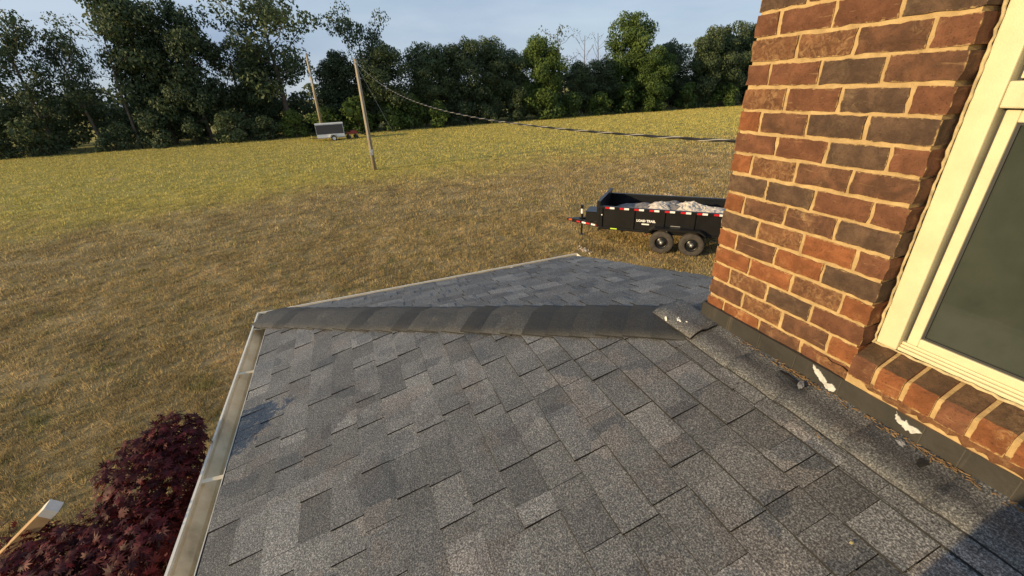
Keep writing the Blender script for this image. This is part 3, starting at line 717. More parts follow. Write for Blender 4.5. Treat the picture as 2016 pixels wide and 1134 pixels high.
def side(y, name):
    s = 1 if y > 0 else -1; mb = MB()
    mb.box((RX, min(y, y-s*.03), ZF-.10), (FX, max(y, y-s*.03), ZT-.09))
    mb.box((RX-.02, min(y+s*.05, y-s*.06), ZT-.09), (FX+.02, max(y+s*.05, y-s*.06), ZT))
    mb.box((RX, min(y+s*.04, y-s*.03), ZF-.16), (FX, max(y+s*.04, y-s*.03), ZF-.10))
    o = mb.build('side_wall', BLACK, T); bv = o.modifiers.new('b', 'BEVEL'); bv.width = .008; bv.segments = 2
    for x in (2.55, 1.47, 0.50, -0.42, -1.40):
        m2 = MB(); m2.box((x-.05, min(y, y+s*.045), ZF-.0995), (x+.05, max(y, y+s*.045), ZT-.0905)); q = m2.build('rib', BLACK, o); bv = q.modifiers.new('b', 'BEVEL'); bv.width = .006
    return o
near = side(HW, 'n'); far = side(-HW, 'f')
for i in range(9):                                    # reflective tape on the near top rail
    x = 2.41-0.485*i
    if x-.3 < RX: break
    mb = MB(); mb.box((x-.155, HW+.0505, ZT-.078), (x, HW+.054, ZT-.014)); mb.build('red_reflector', REDT, near)
    mb = MB(); mb.box((x-.31, HW+.0505, ZT-.078), (x-.156, HW+.054, ZT-.014)); mb.build('white_reflector', WHT, near)
MT = Matrix.Translation((1.04, HW+.003, 0.985)) @ Matrix.Rotation(math.pi, 4, 'Z') @ Matrix.Rotation(math.pi/2, 4, 'X')
text_mesh('lettering', 'LOAD TRAIL', 0.105, WHT, near, MT)
mb = MB(); mb.box((0.93, HW+.001, 0.885), (1.17, HW+.005, 0.930)); mb.build('sticker', WHT, near)
mb = MB(); mb.box((1.98, HW+.041, 0.655), (2.20, HW+.045, 0.695)); mb.build('yellow_sticker', YEL, near)
mb = MB(); mb.box((2.50, HW+.046, 1.12), (2.54, HW+.050, 1.16)); mb.build('side_marker', WHT, near)
mb = MB(); mb.box((-0.05, HW+.001, 0.90), (0.25, HW+.004, 0.925)); mb.build('sticker', m_simple('grey_sticker', (.25, .25, .24), .6), near)
mb = MB(); mb.box((FX-.03, -HW, ZF-.10), (FX+.03, HW, ZT+.10)); mb.box((FX-.05, -HW-.05, ZT+.10), (FX+.06, HW+.05, ZT+.17))
for y in (-.95, 0, .95): mb.box((FX+.03, y-.05, ZF-.1), (FX+.08, y+.05, ZT+.10))
mb.build('front_wall', BLACK, T)
mb = MB(); mb.box((RX-.05, -HW, ZF-.05), (RX-.005, HW, ZT-.02)); mb.build('tailgate', BLACK, T)
mb = MB()                                             # chassis
for y in (-.52, .52): mb.box((RX, y-.05, 0.50), (FX+.1, y+.05, 0.66))
for x in (-1.5, -.7, .8, 1.8, 2.6): mb.box((x-.04, -.96, 0.56), (x+.04, .96, 0.64))
for y in (-.93, .93): mb.box((RX, y-.03, 0.60), (FX, y+.03, 0.6395))
mb.build('chassis', BLACK, T)
mb = MB()                                             # tongue
for s in (-1, 1): mb.bar((2.5, s*.52, .57), (3.75, s*.06, .57), .07, .15)
mb.box((3.60, -.09, .50), (3.86, .09, .64)); mb.box((3.86, -.05, .53), (4.06, .05, .63)); tongue = mb.build('tongue', BLACK, T)
for i, (a, b, m_) in enumerate(((.06, .22, REDT), (.22, .36, WHT), (.40, .56, REDT), (.56, .70, WHT), (.76, .9, REDT))):
    p = Vector((2.62, .52, .57)); q = Vector((3.75, .105, .57)); d = (q-p); nl = Vector((-d.y, d.x, 0)).normalized()*.037
    mb = MB(); mb.bar(p+d*a+nl, p+d*b+nl, .006, .06, 0); mb.build('red_reflector' if m_ is REDT else 'white_reflector', m_, tongue)
mb = MB(); mb.box((3.865, -.0515, .545), (4.0, .0525, .615)); mb.build('coupler_sleeve', ORG, tongue)
mb = MB(); mb.tube([(3.49, .0, .03), (3.49, 0, 0.60)], .035, 10); mb.box((3.40, -.09, .0), (3.58, .09, .03)); mb.tube([(3.49, 0, .60), (3.49, 0, 1.08)], .048, 10); mb.box((3.44, -.05, 1.06), (3.54, .05, 1.16))
mb.bar((3.49, .05, 1.10), (3.49, .22, 1.10), .02); jack = mb.build('jack', BLACK, T)
mb = MB(); mb.tube([(3.49, 0, .84), (3.49, 0, 1.02)], .0505, 10); mb.build('jack_label', WHT, jack)
mb = MB(); mb.box((2.78, -.36, .66), (3.26, .36, 1.0)); mb.box((2.76, -.38, 1.0), (3.28, .38, 1.03)); o = mb.build('toolbox', BLACK, T); bv = o.modifiers.new('b', 'BEVEL'); bv.width = .01
mb = MB(); mb.box((3.262, -.05, .80), (3.272, .05, .88)); mb.build('toolbox_latch', CHROME, o)
def fender(s):
    pr = [(0.98, .60), (0.90, .78), (0.74, .885), (-.66, .885), (-.82, .78), (-.92, .60)]
    mb = MB(); y0, y1 = s*(HW+.005), s*1.27; n = len(pr)
    for k in range(n-1):
        (x0, z0), (x1, z1) = pr[k], pr[k+1]
        mb.add([(x0, y0, z0), (x1, y0, z1), (x1, y1, z1), (x0, y1, z0), (x0, y0, z0-.012), (x1, y0, z1-.012), (x1, y1, z1-.012), (x0, y1, z0-.012)], [(0, 1, 2, 3), (7, 6, 5, 4), (0, 4, 5, 1), (2, 6, 7, 3), (1, 5, 6, 2), (0, 3, 7, 4)])
        mb.add([(x0, y1, z0), (x1, y1, z1), (x1, y1, z1-.055), (x0, y1, z0-.055)], [(0, 1, 2, 3)])
    o = mb.build('fender', BLACK, T)
    m2 = MB(); m2.box((.955, y1-.03*s if s > 0 else y1, .60), (.985, y1 if s > 0 else y1+.03, .66)); m2.build('side_marker', ORG, o)
fender(1); fender(-1)
def wheel_proto():
    t = MB(); R = .388
    prof = [(.205, -.10), (.235, -.112), (.33, -.118), (.368, -.104), (R, -.085), (R, -.03), (R-.008, -.028), (R-.008, -.018), (R, -.016), (R, .016), (R-.008, .018), (R-.008, .028), (R, .03), (R, .085), (.368, .104), (.33, .118), (.235, .112), (.205, .10)]
    t.lathe(prof, 30)
    tm = t.mesh('tyre', RUBBER, True)
    r = MB(); r.lathe([(.205, .10), (.212, .106), (.200, .098), (.190, .04), (.165, .030), (.155, .045), (.11, .055), (.085, .06), (.08, .075), (.045, .085), (.0001, .086)], 24)
    r.lathe([(.205, -.10), (.19, -.05), (.0001, -.05)], 24); rm = r.mesh('rim', RIMBLK, True)
    h = MB(); h.lathe([(.04, .084), (.04, .115), (.030, .122), (.0001, .124)], 12); hm = h.mesh('hub_cap', CHROME, True)
    nu = MB(); nu.lathe([(.011, .05), (.011, .082), (.0001, .084)], 6); nm = nu.mesh('lug_nut', CHROME)
    return tm, rm, hm, nm
TM, RM, HM, NM = wheel_proto()
for s in (1, -1):
    for x in (.465, -.465):
        w = link('wheel', TM, T); w.location = (x, s*1.13, .388); w.rotation_euler = (0, random.uniform(0, 6), 0 if s > 0 else math.pi)
        w.name = 'wheel'
        link('rim', RM, w); link('hub_cap', HM, w)
        for k in range(8):
            q = link('lug_nut', NM, w); q.location = (.062*math.cos(k*.785), 0, .062*math.sin(k*.785))
mb = MB()
for x in (.465, -.465): mb.tube([(x, -1.1, .388), (x, 1.1, .388)], .04, 8)
mb.build('axle', BLACK, T)
# load: grey granular heap with pale torn sacks on top
def heap(name, cx, cy, lx, ly, z0, h, mat, seed, nx=34, ny=18, rough=.05):
    r = random.Random(seed); mb = MB(); vs = []
    import mathutils
    for i in range(nx+1):
        for j in range(ny+1):
            u, v = i/nx*2-1, j/ny*2-1; e = max(0, 1-abs(u)**2.4)*max(0, 1-abs(v)**3)
            x, y = cx+u*lx, cy+v*ly
            z = z0 + h*e**.6*(0.75+.5*mathutils.noise.noise((x*1.7, y*2.1, seed))) + rough*e*mathutils.noise.noise((x*8, y*8, seed*3))+rough*.6*e*mathutils.noise.noise((x*19, y*19, seed*3))
            vs.append((x, y, z))
    fs = [(i*(ny+1)+j, (i+1)*(ny+1)+j, (i+1)*(ny+1)+j+1, i*(ny+1)+j+1) for i in range(nx) for j in range(ny)]
    mb.add(vs, fs); return mb
GREYLOAD = m_simple('grey_rubble', (0.16, 0.15, 0.145), 0.9, var=0.5, scale=14, bump=.6)
PALELOAD = m_simple('pale_sheeting', (0.58, 0.50, 0.40), 0.75, var=0.35, scale=7, bump=.5)
o = heap('load', .48, 0, 2.12, .94, ZF+.06, .56, GREYLOAD, 3).build('rubble_load', GREYLOAD); o.location = T.location; o.rotation_euler = T.rotation_euler
tag(o, 'grey rubble heaped inside the black dump trailer', 'rubble')
mb = heap('sheet', -.12, .10, 1.45, .66, ZF+.36, .33, PALELOAD, 9, 64, 34, .075)
o = mb.build('pale_sheeting', PALELOAD, None, False); o.location = T.location; o.rotation_euler = T.rotation_euler
tag(o, 'crumpled pale cream sheeting on top of the rubble in the trailer', 'sheeting')

# ------------------------------------------------------------------ far cargo trailer and red machine
CT = empty('cargo_trailer', (60.8, 2.9, GZ), rad(91))    # local +x points left in the picture, its near side faces local +y
tag(CT, 'small enclosed trailer with charcoal side and white trim at the wood edge', 'trailer')
CHAR = m_simple('charcoal_panel', (0.05, 0.05, 0.053), 0.5); TWHITE = m_simple('trailer_white', (0.78, 0.78, 0.76), 0.4)
mb = MB(); mb.box((-1.65, -.95, .42), (1.65, .95, 2.02)); body = mb.build('body', TWHITE, CT)
mb = MB(); mb.box((-1.60, .952, .86), (1.62, .97, 1.95)); mb.build('side_panel', CHAR, body)
mb = MB(); mb.box((-1.68, -.98, 2.022), (1.68, .98, 2.10)); mb.build('roof_cap', TWHITE, body)
mb = MB(); mb.box((-1.66, .955, 0.38), (1.66, .985, .46)); mb.build('skirt_rail', m_simple('grey_rail', (.3, .3, .3), .5), body)
mb = MB(); pr = [(.02, .42), (.06, .70), (.2, .80), (.7, .80), (.84, .70), (.88, .42)]
pr = [(x-.75, z) for x, z in pr]
for k in range(5):
    (x0, z0), (x1, z1) = pr[k], pr[k+1]; mb.add([(x0, .955, z0), (x1, .955, z1), (x1, 1.2, z1), (x0, 1.2, z0), (x0, .955, z0-.03), (x1, .955, z1-.03), (x1, 1.2, z1-.03), (x0, 1.2, z0-.03)], [(0, 1, 2, 3), (7, 6, 5, 4), (2, 6, 7, 3), (0, 4, 5, 1), (0, 3, 7, 4), (1, 5, 6, 2)])
mb.build('fender', TWHITE, CT)
for s in (1, -1):
    w = MB(); w.lathe([(.19, -.08), (.28, -.09), (.33, -.06), (.33, .06), (.28, .09), (.19, .08)], 20); w = w.build('wheel', RUBBER, CT, True); w.location = (-.30, s*1.08, .33); w.rotation_euler = (0, 0, 0 if s > 0 else math.pi)
    q = MB(); q.lathe([(.19, .08), (.17, .05), (.06, .07), (.0001, .08)], 16); q.build('rim', TWHITE, w, True)
mb = MB(); mb.bar((1.6, -.45, .42), (2.6, 0, .45), .06); mb.bar((1.6, .45, .42), (2.6, 0, .45), .06); mb.build('tongue', BLACK, CT)
mb = MB(); mb.tube([(2.35, 0, .02), (2.35, 0, .75)], .035, 8); mb.build('jack', m_simple('yellow_jack', (.5, .42, .05), .5), CT)
RM_ = empty('red_implement', (61.3, .35, GZ), rad(97)); tag(RM_, 'low red farm implement with dark boom beside the far trailer', 'machine')
REDP = m_simple('faded_red_paint', (0.33, 0.05, 0.03), 0.6, var=.25)
mb = MB(); mb.box((-.75, -.5, .62), (.6, .5, .80)); mb.box((-.6, -.35, .8), (.1, .35, .98)); mb.build('deck', REDP, RM_)
mb = MB(); mb.bar((-.6, 0, .75), (-2.2, .1, .22), .12, .14); mb.bar((-2.2, .1, .22), (-2.9, .1, .12), .08); mb.build('boom', BLACK, RM_)
for x in (-.5, .45):
    for s in (-.55, .55):
        w = MB(); w.lathe([(.05, -.06), (.2, -.07), (.24, -.04), (.24, .04), (.2, .07), (.05, .06)], 14); w = w.build('wheel', RUBBER, RM_, True); w.location = (x, s, .24)
mb = MB(); mb.box((-.55, -.5, .24), (-.45, .5, .62)); mb.box((.4, -.5, .24), (.5, .5, .62)); mb.build('frame', BLACK, RM_)

# ------------------------------------------------------------------ poles and cables
def m_pole():
    m = Mat('weathered_pole', (.3, .24, .15), .9)
    m.color(m.ramp(m.noise(1.0, 5, .6, m.pos((30, 30, 1.5))), [(.3, (.22, .17, .10)), (.55, (.36, .29, .19)), (.8, (.50, .42, .30))])); m.bump(m.noise(1, 4, .6, m.pos((60, 60, 2))), .6, .01); return m.mat
POLE = m_pole(); ALU = m_simple('bare_aluminium', (.62, .60, .55), .45, metal=.2); CABLE = m_simple('black_cable', (.012, .012, .012), .5)
BARE = m_simple('weathered_strand', (.36, .35, .32), .5); PX, PY = 32.9, -0.25
P1 = empty('utility_pole', (PX, PY, GZ)); tag(P1, 'near wooden utility pole with a meter box, standing in the lawn', 'utility pole', 'utility poles')
mb = MB(); mb.tube([(0, 0, -.3), (0, 0, 3.5), (0, 0, 7.45)], [.155, .135, .105], 14); mb.build('pole_shaft', POLE, P1, True)
mb = MB(); mb.box((-.21, -.10, 1.12), (-.13, .14, 1.52)); o = mb.build('meter_box', m_simple('meter_grey', (.55, .55, .53), .45), P1)
mb = MB(); mb.tube([(-.26, .02, 1.36), (-.205, .02, 1.36)], .075, 12); mb.build('meter_dial', ALU, o)
mb = MB(); mb.tube([(-.155, .03, 1.5), (-.135, .03, 4.2), (-.115, .02, 7.1)], .022, 8); mb.build('conduit', m_simple('grey_conduit', (.4, .4, .39), .5), P1)
mb = MB(); mb.box((-.16, -.10, 7.18), (-.10, .10, 7.28)); mb.tube([(-.13, 0, 7.25), (-.30, -.02, 7.30)], .03, 8); mb.build('service_bracket', ALU, P1)
P2 = empty('utility_pole', (66.0, 3.95, GZ)); tag(P2, 'far slim utility pole rising behind the white trimmed trailer', 'utility pole', 'utility poles')
mb = MB(); mb.tube([(0, 0, -.3), (0, 0, 5), (0, -.05, 10.3)], [.20, .17, .13], 12); mb.build('pole_shaft', POLE, P2, True)
mb = MB(); mb.box((-.25, -.14, 7.6), (-.14, .14, 8.1)); mb.build('pole_box', m_simple('box_grey', (.5, .5, .5), .5), P2)
mb = MB(); mb.tube([(-.14, 0, .2), (-.13, 0, 9.8)], .03, 6); mb.build('conduit', ALU, P2)
# service cable: bare and black strands twisted together
def cab(t):
    x = PX-.3 + (0.0-(PX-.3))*t; y = PY + (-1.9-PY)*t
    return Vector((x, y, 0.34 + .00395*(x-6.5)**2))
SC = empty('service_cable', (0, 0, 0)); tag(SC, 'twisted black and bare service cable from the near pole to the house', 'cable')
for k, (m_, rr, off, nm) in enumerate(((CABLE, .0085, .0075, 'insulated_strand'), (BARE, .0045, .0110, 'bare_strand'), (CABLE, .0085, .0075, 'insulated_strand'))):
    pts = []; n = 1100
    for i in range(n+1):
        t = i/n; p = cab(t); a = 2*math.pi*(33*t/.60) + (0, 1.57, 3.14)[k]
        pts.append(p + Vector((0, math.cos(a)*off, math.sin(a)*off)))
    mb = MB(); mb.tube(pts, rr, 6, cap=False); mb.build(nm, m_, SC, True)
mb = MB(); mb.tube([(PX-.05, PY-.08, GZ+6.9), (PX+.3, PY-2.8, GZ+0.05)], .010, 5); tag(mb.build('guy_wire', m_simple('guy_steel', (.35, .34, .30), .5)), 'thin guy wire from the near pole top down to the lawn', 'wire')

# ------------------------------------------------------------------ woodland
def m_leaf(name, c1, c2, trans=.3):
    m = Mat(name, c1, .6, spec=.25); oi = m.n('ShaderNodeObjectInfo')
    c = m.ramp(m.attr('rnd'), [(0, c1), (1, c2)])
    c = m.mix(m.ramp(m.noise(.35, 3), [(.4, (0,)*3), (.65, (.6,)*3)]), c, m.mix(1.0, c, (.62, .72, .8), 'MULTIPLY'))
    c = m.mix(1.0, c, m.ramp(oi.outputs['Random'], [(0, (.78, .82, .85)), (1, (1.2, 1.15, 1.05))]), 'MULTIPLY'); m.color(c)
    tr = m.n('ShaderNodeBsdfTranslucent'); ms = m.n('ShaderNodeMixShader'); ms.inputs[0].default_value = trans
    m.l(c, tr.inputs['Color']); m.l(m.b.outputs[0], ms.inputs[1]); m.l(tr.outputs[0], ms.inputs[2]); m.l(ms.outputs[0], m.t.nodes['Material Output'].inputs['Surface'])
    return m.mat
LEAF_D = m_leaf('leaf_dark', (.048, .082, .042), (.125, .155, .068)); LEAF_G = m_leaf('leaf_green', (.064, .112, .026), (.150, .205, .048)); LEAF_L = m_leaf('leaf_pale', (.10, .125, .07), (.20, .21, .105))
def m_bark():
    m = Mat('bark', (.1, .08, .06), .95); m.color(m.ramp(m.noise(1, 5, .6, m.pos((8, 8, 1.5))), [(.3, (.055, .042, .032)), (.7, (.17, .135, .10))])); return m.mat
BARK = m_bark()
def leaf_cards(centres, radii, counts, size, seed, droop=.3):
    g = np.random.default_rng(seed); V = []; A = []
    for c, rd, n in zip(centres, radii, counts):
        d = g.normal(size=(n, 3)); d /= np.linalg.norm(d, axis=1)[:, None]; rr = g.uniform(.25, 1, n)**.45
        p = np.array(c)+d*rr[:, None]*np.array(rd)
        nrm = d*np.array([1, 1, .8])+g.normal(size=(n, 3))*.7+np.array([0, 0, .35]); nrm /= np.linalg.norm(nrm, axis=1)[:, None]
        t = np.cross(nrm, g.normal(size=(n, 3))); t /= np.linalg.norm(t, axis=1)[:, None]; b = np.cross(nrm, t)
        s = (size*g.uniform(.55, 1.35, n))[:, None]; w = s*g.uniform(.45, .8, n)[:, None]
        Q = np.stack([p-t*s*.5, p+b*w*.5-t*s*.05, p+t*s*.55, p-b*w*.5+t*s*.08], 1)
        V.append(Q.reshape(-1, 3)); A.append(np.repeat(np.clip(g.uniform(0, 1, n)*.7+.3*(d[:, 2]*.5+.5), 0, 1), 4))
    return np.concatenate(V), np.concatenate(A)
def tree_meshes(kind, seed):
    r = random.Random(seed); mb = MB(); cs = []; rs = []; ns = []
    # a unit tree is 10 m tall
    P = {'airy': dict(h0=.30, spread=3.6, limbs=13, cl=5, cr=(.62, 1.05), n=95, sz=.23, trunk=.20),
         'tall': dict(h0=.16, spread=2.5, limbs=17, cl=5, cr=(.75, 1.15), n=150, sz=.23, trunk=.18),
         'dense': dict(h0=.05, spread=3.0, limbs=19, cl=5, cr=(.85, 1.3), n=180, sz=.25, trunk=.17),
         'sparse': dict(h0=.42, spread=2.4, limbs=8, cl=3, cr=(.35, .65), n=40, sz=.18, trunk=.13),
         'bare': dict(h0=.35, spread=1.5, limbs=11, cl=1, cr=(.2, .3), n=2, sz=.16, trunk=.10)}[kind]
    lean = Vector((r.uniform(-.5, .5), r.uniform(-.6, .6), 0)); top = Vector((lean.x, lean.y, 8.6))
    mid = Vector((lean.x*.35+r.uniform(-.2, .2), lean.y*.35+r.uniform(-.2, .2), 4.5))
    mb.tube([(0, 0, -.2), (0, 0, .4), tuple(mid*.5), tuple(mid), tuple(mid.lerp(top, .6)), tuple(top)], [P['trunk']*1.5, P['trunk']*1.1, P['trunk']*.9, P['trunk']*.66, P['trunk']*.36, .03], 9)
    for i in range(P['limbs']):
        f = P['h0']+(0.90-P['h0'])*((i+r.uniform(.1, .9))/P['limbs']); a = i*2.4+r.uniform(-.5, .5)
        s = Vector(mid*(f/.5)) if f < .5 else mid.lerp(top, (f-.5)/.5); s.z = 9.0*f
        prof = math.sin(math.pi*min(1, max(.12, (f-P['h0'])/(1.02-P['h0'])*.82+.12)))**.6
        ln = P['spread']*prof*r.uniform(.55, 1.05)
        rise = ln*r.uniform(.9, 1.7) if kind == 'bare' else ln*r.uniform(.25, .8) if kind in ('airy', 'sparse', 'bare') else ln*r.uniform(-.05, .45)
        e = s+Vector((math.cos(a)*ln, math.sin(a)*ln, rise)); k = s.lerp(e, .5)+Vector((0, 0, -.12*ln))
        mb.tube([tuple(s), tuple(k), tuple(e)], [P['trunk']*.42*(1.1-f), P['trunk']*.24*(1.1-f)+.008, .012], 5)
        for c in range(P['cl']):
            t = r.uniform(.35, 1.1); q = s.lerp(e, t)+Vector((r.gauss(0, .42), r.gauss(0, .42), r.gauss(.1, .34)))
            if r.random() < .7: mb.tube([tuple(s.lerp(e, t*.7)), tuple(q)], [.028, .008], 4)
            rr = r.uniform(*P['cr'])*(.8+.4*prof); cs.append(tuple(q)); rs.append((rr, rr, rr*r.uniform(.5, .8))); ns.append(int(P['n']*rr*rr/.8*r.uniform(.7, 1.2))+2)
    for c in range(3 if kind != 'bare' else 1):
        q = top+Vector((r.gauss(0, .35), r.gauss(0, .35), r.uniform(-.3, .5))); rr = P['cr'][0]; cs.append(tuple(q)); rs.append((rr*.8, rr*.8, rr*.8)); ns.append(int(P['n']*.8))
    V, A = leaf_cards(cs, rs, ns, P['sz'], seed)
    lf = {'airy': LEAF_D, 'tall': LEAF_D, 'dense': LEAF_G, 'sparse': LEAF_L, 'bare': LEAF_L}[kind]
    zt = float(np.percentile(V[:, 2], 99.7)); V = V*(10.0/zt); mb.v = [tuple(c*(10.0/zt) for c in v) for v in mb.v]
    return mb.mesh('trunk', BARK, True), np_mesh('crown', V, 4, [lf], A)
PROTO = {(k, i): tree_meshes(k, 100+17*i+ord(k[0])) for k, n in (('airy', 3), ('tall', 3), ('dense', 4), ('sparse', 2), ('bare', 2)) for i in range(n)}
def tree(x, y, h, kind, i, wide, label, leaf=None, group='trees along the wood edge', nm=None):
    o = empty(nm or {'airy': 'tall_tree', 'tall': 'tall_tree', 'dense': 'bushy_tree', 'sparse': 'sparse_tree', 'bare': 'bare_tree'}[kind], (x, y, GZ), random.uniform(0, 6.28))
    s = h/10.0; o.scale = (s*wide, s*wide, s)
    tm, cm = PROTO[(kind, i)]
    if leaf:
        cm = cm.copy(); cm.materials[0] = leaf
    link('trunk', tm, o); link('crown', cm, o); tag(o, label, 'tree', group); return o
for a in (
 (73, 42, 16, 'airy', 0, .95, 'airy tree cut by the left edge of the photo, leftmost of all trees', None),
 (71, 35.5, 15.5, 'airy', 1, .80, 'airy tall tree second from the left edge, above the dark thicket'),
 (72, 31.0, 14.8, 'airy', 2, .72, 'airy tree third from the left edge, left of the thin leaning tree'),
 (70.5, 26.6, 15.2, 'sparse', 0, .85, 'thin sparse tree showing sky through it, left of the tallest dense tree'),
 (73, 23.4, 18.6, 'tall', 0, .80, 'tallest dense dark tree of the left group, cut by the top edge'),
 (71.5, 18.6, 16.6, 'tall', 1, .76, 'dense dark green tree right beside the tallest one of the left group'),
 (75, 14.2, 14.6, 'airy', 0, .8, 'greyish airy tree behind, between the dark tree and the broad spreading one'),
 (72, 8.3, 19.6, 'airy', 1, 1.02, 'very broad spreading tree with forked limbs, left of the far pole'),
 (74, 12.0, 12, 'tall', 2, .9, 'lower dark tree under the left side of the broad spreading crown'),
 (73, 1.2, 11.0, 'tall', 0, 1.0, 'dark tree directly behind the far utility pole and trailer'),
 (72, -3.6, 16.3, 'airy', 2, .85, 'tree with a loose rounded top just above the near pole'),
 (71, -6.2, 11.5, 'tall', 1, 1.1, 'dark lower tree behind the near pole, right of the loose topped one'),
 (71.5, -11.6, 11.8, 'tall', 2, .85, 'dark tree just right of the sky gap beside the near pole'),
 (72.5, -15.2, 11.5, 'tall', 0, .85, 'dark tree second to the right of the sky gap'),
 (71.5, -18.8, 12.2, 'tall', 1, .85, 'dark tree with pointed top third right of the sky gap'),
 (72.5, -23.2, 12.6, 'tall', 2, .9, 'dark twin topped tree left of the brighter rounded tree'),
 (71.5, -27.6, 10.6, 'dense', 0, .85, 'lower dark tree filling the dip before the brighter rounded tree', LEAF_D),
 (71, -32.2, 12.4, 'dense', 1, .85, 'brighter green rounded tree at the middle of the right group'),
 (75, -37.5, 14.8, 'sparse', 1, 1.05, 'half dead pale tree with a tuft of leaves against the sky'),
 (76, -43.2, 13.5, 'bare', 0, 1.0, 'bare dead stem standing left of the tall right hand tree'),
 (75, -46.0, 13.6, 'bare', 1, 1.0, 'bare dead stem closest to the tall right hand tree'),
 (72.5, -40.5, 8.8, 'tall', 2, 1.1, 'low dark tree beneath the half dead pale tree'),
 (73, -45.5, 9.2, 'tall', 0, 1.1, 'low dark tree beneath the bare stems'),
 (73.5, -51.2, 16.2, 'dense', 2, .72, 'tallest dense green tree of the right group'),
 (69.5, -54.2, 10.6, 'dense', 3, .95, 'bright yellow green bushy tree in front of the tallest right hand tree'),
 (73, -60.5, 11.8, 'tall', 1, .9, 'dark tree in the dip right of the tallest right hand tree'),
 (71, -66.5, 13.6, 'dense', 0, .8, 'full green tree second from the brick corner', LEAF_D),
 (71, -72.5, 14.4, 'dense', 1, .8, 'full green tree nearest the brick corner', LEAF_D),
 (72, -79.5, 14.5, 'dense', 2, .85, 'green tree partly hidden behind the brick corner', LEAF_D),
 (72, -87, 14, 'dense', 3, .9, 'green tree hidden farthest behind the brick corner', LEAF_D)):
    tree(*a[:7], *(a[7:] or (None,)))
# shrubs in front
def shrub_mesh(seed):
    r = random.Random(seed); mb = MB(); cs = []; rs = []; ns = []
    for i in range(15):
        a = r.uniform(0, 6.28); d = r.uniform(0, 1.15); q = (math.cos(a)*d, math.sin(a)*d, r.uniform(.35, 2.55)*(1-.22*d)); rr = r.uniform(.45, .8)
        mb.tube([(math.cos(a)*.1, math.sin(a)*.1, -.1), (q[0]*.5, q[1]*.5, q[2]*.55), q], [.045, .03, .01], 5)
        cs.append(q); rs.append((rr, rr, rr*.8)); ns.append(int(150*rr*rr/.4))
    V, A = leaf_cards(cs, rs, ns, .21, seed); return mb.mesh('stems', BARK, True), np_mesh('foliage', V, 4, [LEAF_G], A)
SH = [shrub_mesh(700+i) for i in range(4)]
names = ['at the left edge of the photo', 'under the leftmost airy trees', 'below the thin sparse tree', 'under the tallest tree of the left group', 'beneath the dense dark tree', 'left of the broad spreading tree', 'under the broad spreading crown', 'left of the far trailer', 'directly behind the far trailer', 'just right of the far trailer', 'right behind the near pole', 'yellowish, beneath the start of the service cable', 'below the sky gap', 'under the pointed dark trees', 'at the foot of the twin topped tree', 'below the low dark tree in the dip', 'bright, at the foot of the rounded tree', 'below the half dead pale tree', 'below the bare stems', 'left of the bright bushy tree', 'low and round, alone before the bright bushy tree', 'at the foot of the full green trees', 'nearest the brick corner']
ys = [40, 36, 29, 24, 20, 15.5, 11, 7.6, 3.2, -1.5, -6, -9.4, -13, -17, -21.5, -26.5, -31.2, -37, -43, -48.5, -52.5, -62, -70]
for i, (y, nme) in enumerate(zip(ys, names)):
    o = empty('shrub', (69.3-(1.6 if i == 20 else 0)+random.uniform(-.4, .8), y, GZ), random.uniform(0, 6)); h = {11: 5.4, 16: 6.8, 20: 3.2, 17: 4.4}.get(i, random.uniform(3.6, 5.6)); s = h/3.0
    o.scale = (s*random.uniform(.8, 1.15), s*random.uniform(.9, 1.3), s)
    st, fo = SH[i % 4]
    if i in (0, 1, 2, 3, 4, 5, 6, 13, 14, 15):
        fo = fo.copy(); fo.materials[0] = LEAF_D
    link('stems', st, o); link('foliage', fo, o); tag(o, 'leafy shrub at the wood edge ' + nme, 'shrub', 'shrubs along the wood edge')
# dim understorey behind, one mass
g = np.random.default_rng(5); n = 430
cy = np.linspace(50, -96, n)+g.normal(0, .6, n); cx = 74.5+g.uniform(-1.5, 4, n); cz = GZ+g.uniform(.6, 5.6, n)
V, A = leaf_cards(list(zip(cx, cy, cz)), [(1.3, 1.3, 1.1)]*n, [170]*n, .40, 6)
tag(link('understorey', np_mesh('understorey', V, 4, [LEAF_D], A)), 'dim tangled understorey behind the first trees', 'undergrowth', kind='stuff')
n = 230; cy = np.linspace(75, -110, n)+g.normal(0, .6, n); cx = 84+g.uniform(-3, 5, n); cz = GZ+g.uniform(.8, 6.5, n)
V, A = leaf_cards(list(zip(cx, cy, cz)), [(1.9, 1.9, 1.5)]*n, [140]*n, .7, 7)
tag(link('woodland', np_mesh('woodland', V, 4, [LEAF_D], A)), 'deeper woodland seen through gaps as one dark mass', 'woodland', kind='stuff')
# tall grass fringe at the foot of the wood
m = 5200; P = np.stack([69.2+np.abs(g.normal(0, 1.0, m)), g.uniform(-92, 48, m), np.full(m, GZ)], 1); az = g.uniform(0, 6.28, m); hh = g.uniform(.25, .75, m); w = .045
Tq = np.empty((m, 3, 3)); off = np.stack([np.cos(az)*w, np.sin(az)*w, 0*az], 1); Tq[:, 0] = P-off; Tq[:, 1] = P+off; Tq[:, 2] = P+np.stack([g.normal(0, .15, m), g.normal(0, .15, m), hh], 1)
tag(link('tall_grass', np_mesh('tall_grass', Tq.reshape(-1, 3), 3, [LEAF_L], np.repeat(g.random(m), 3))), 'tall uncut grass fringe at the foot of the wood', 'grass', kind='stuff')

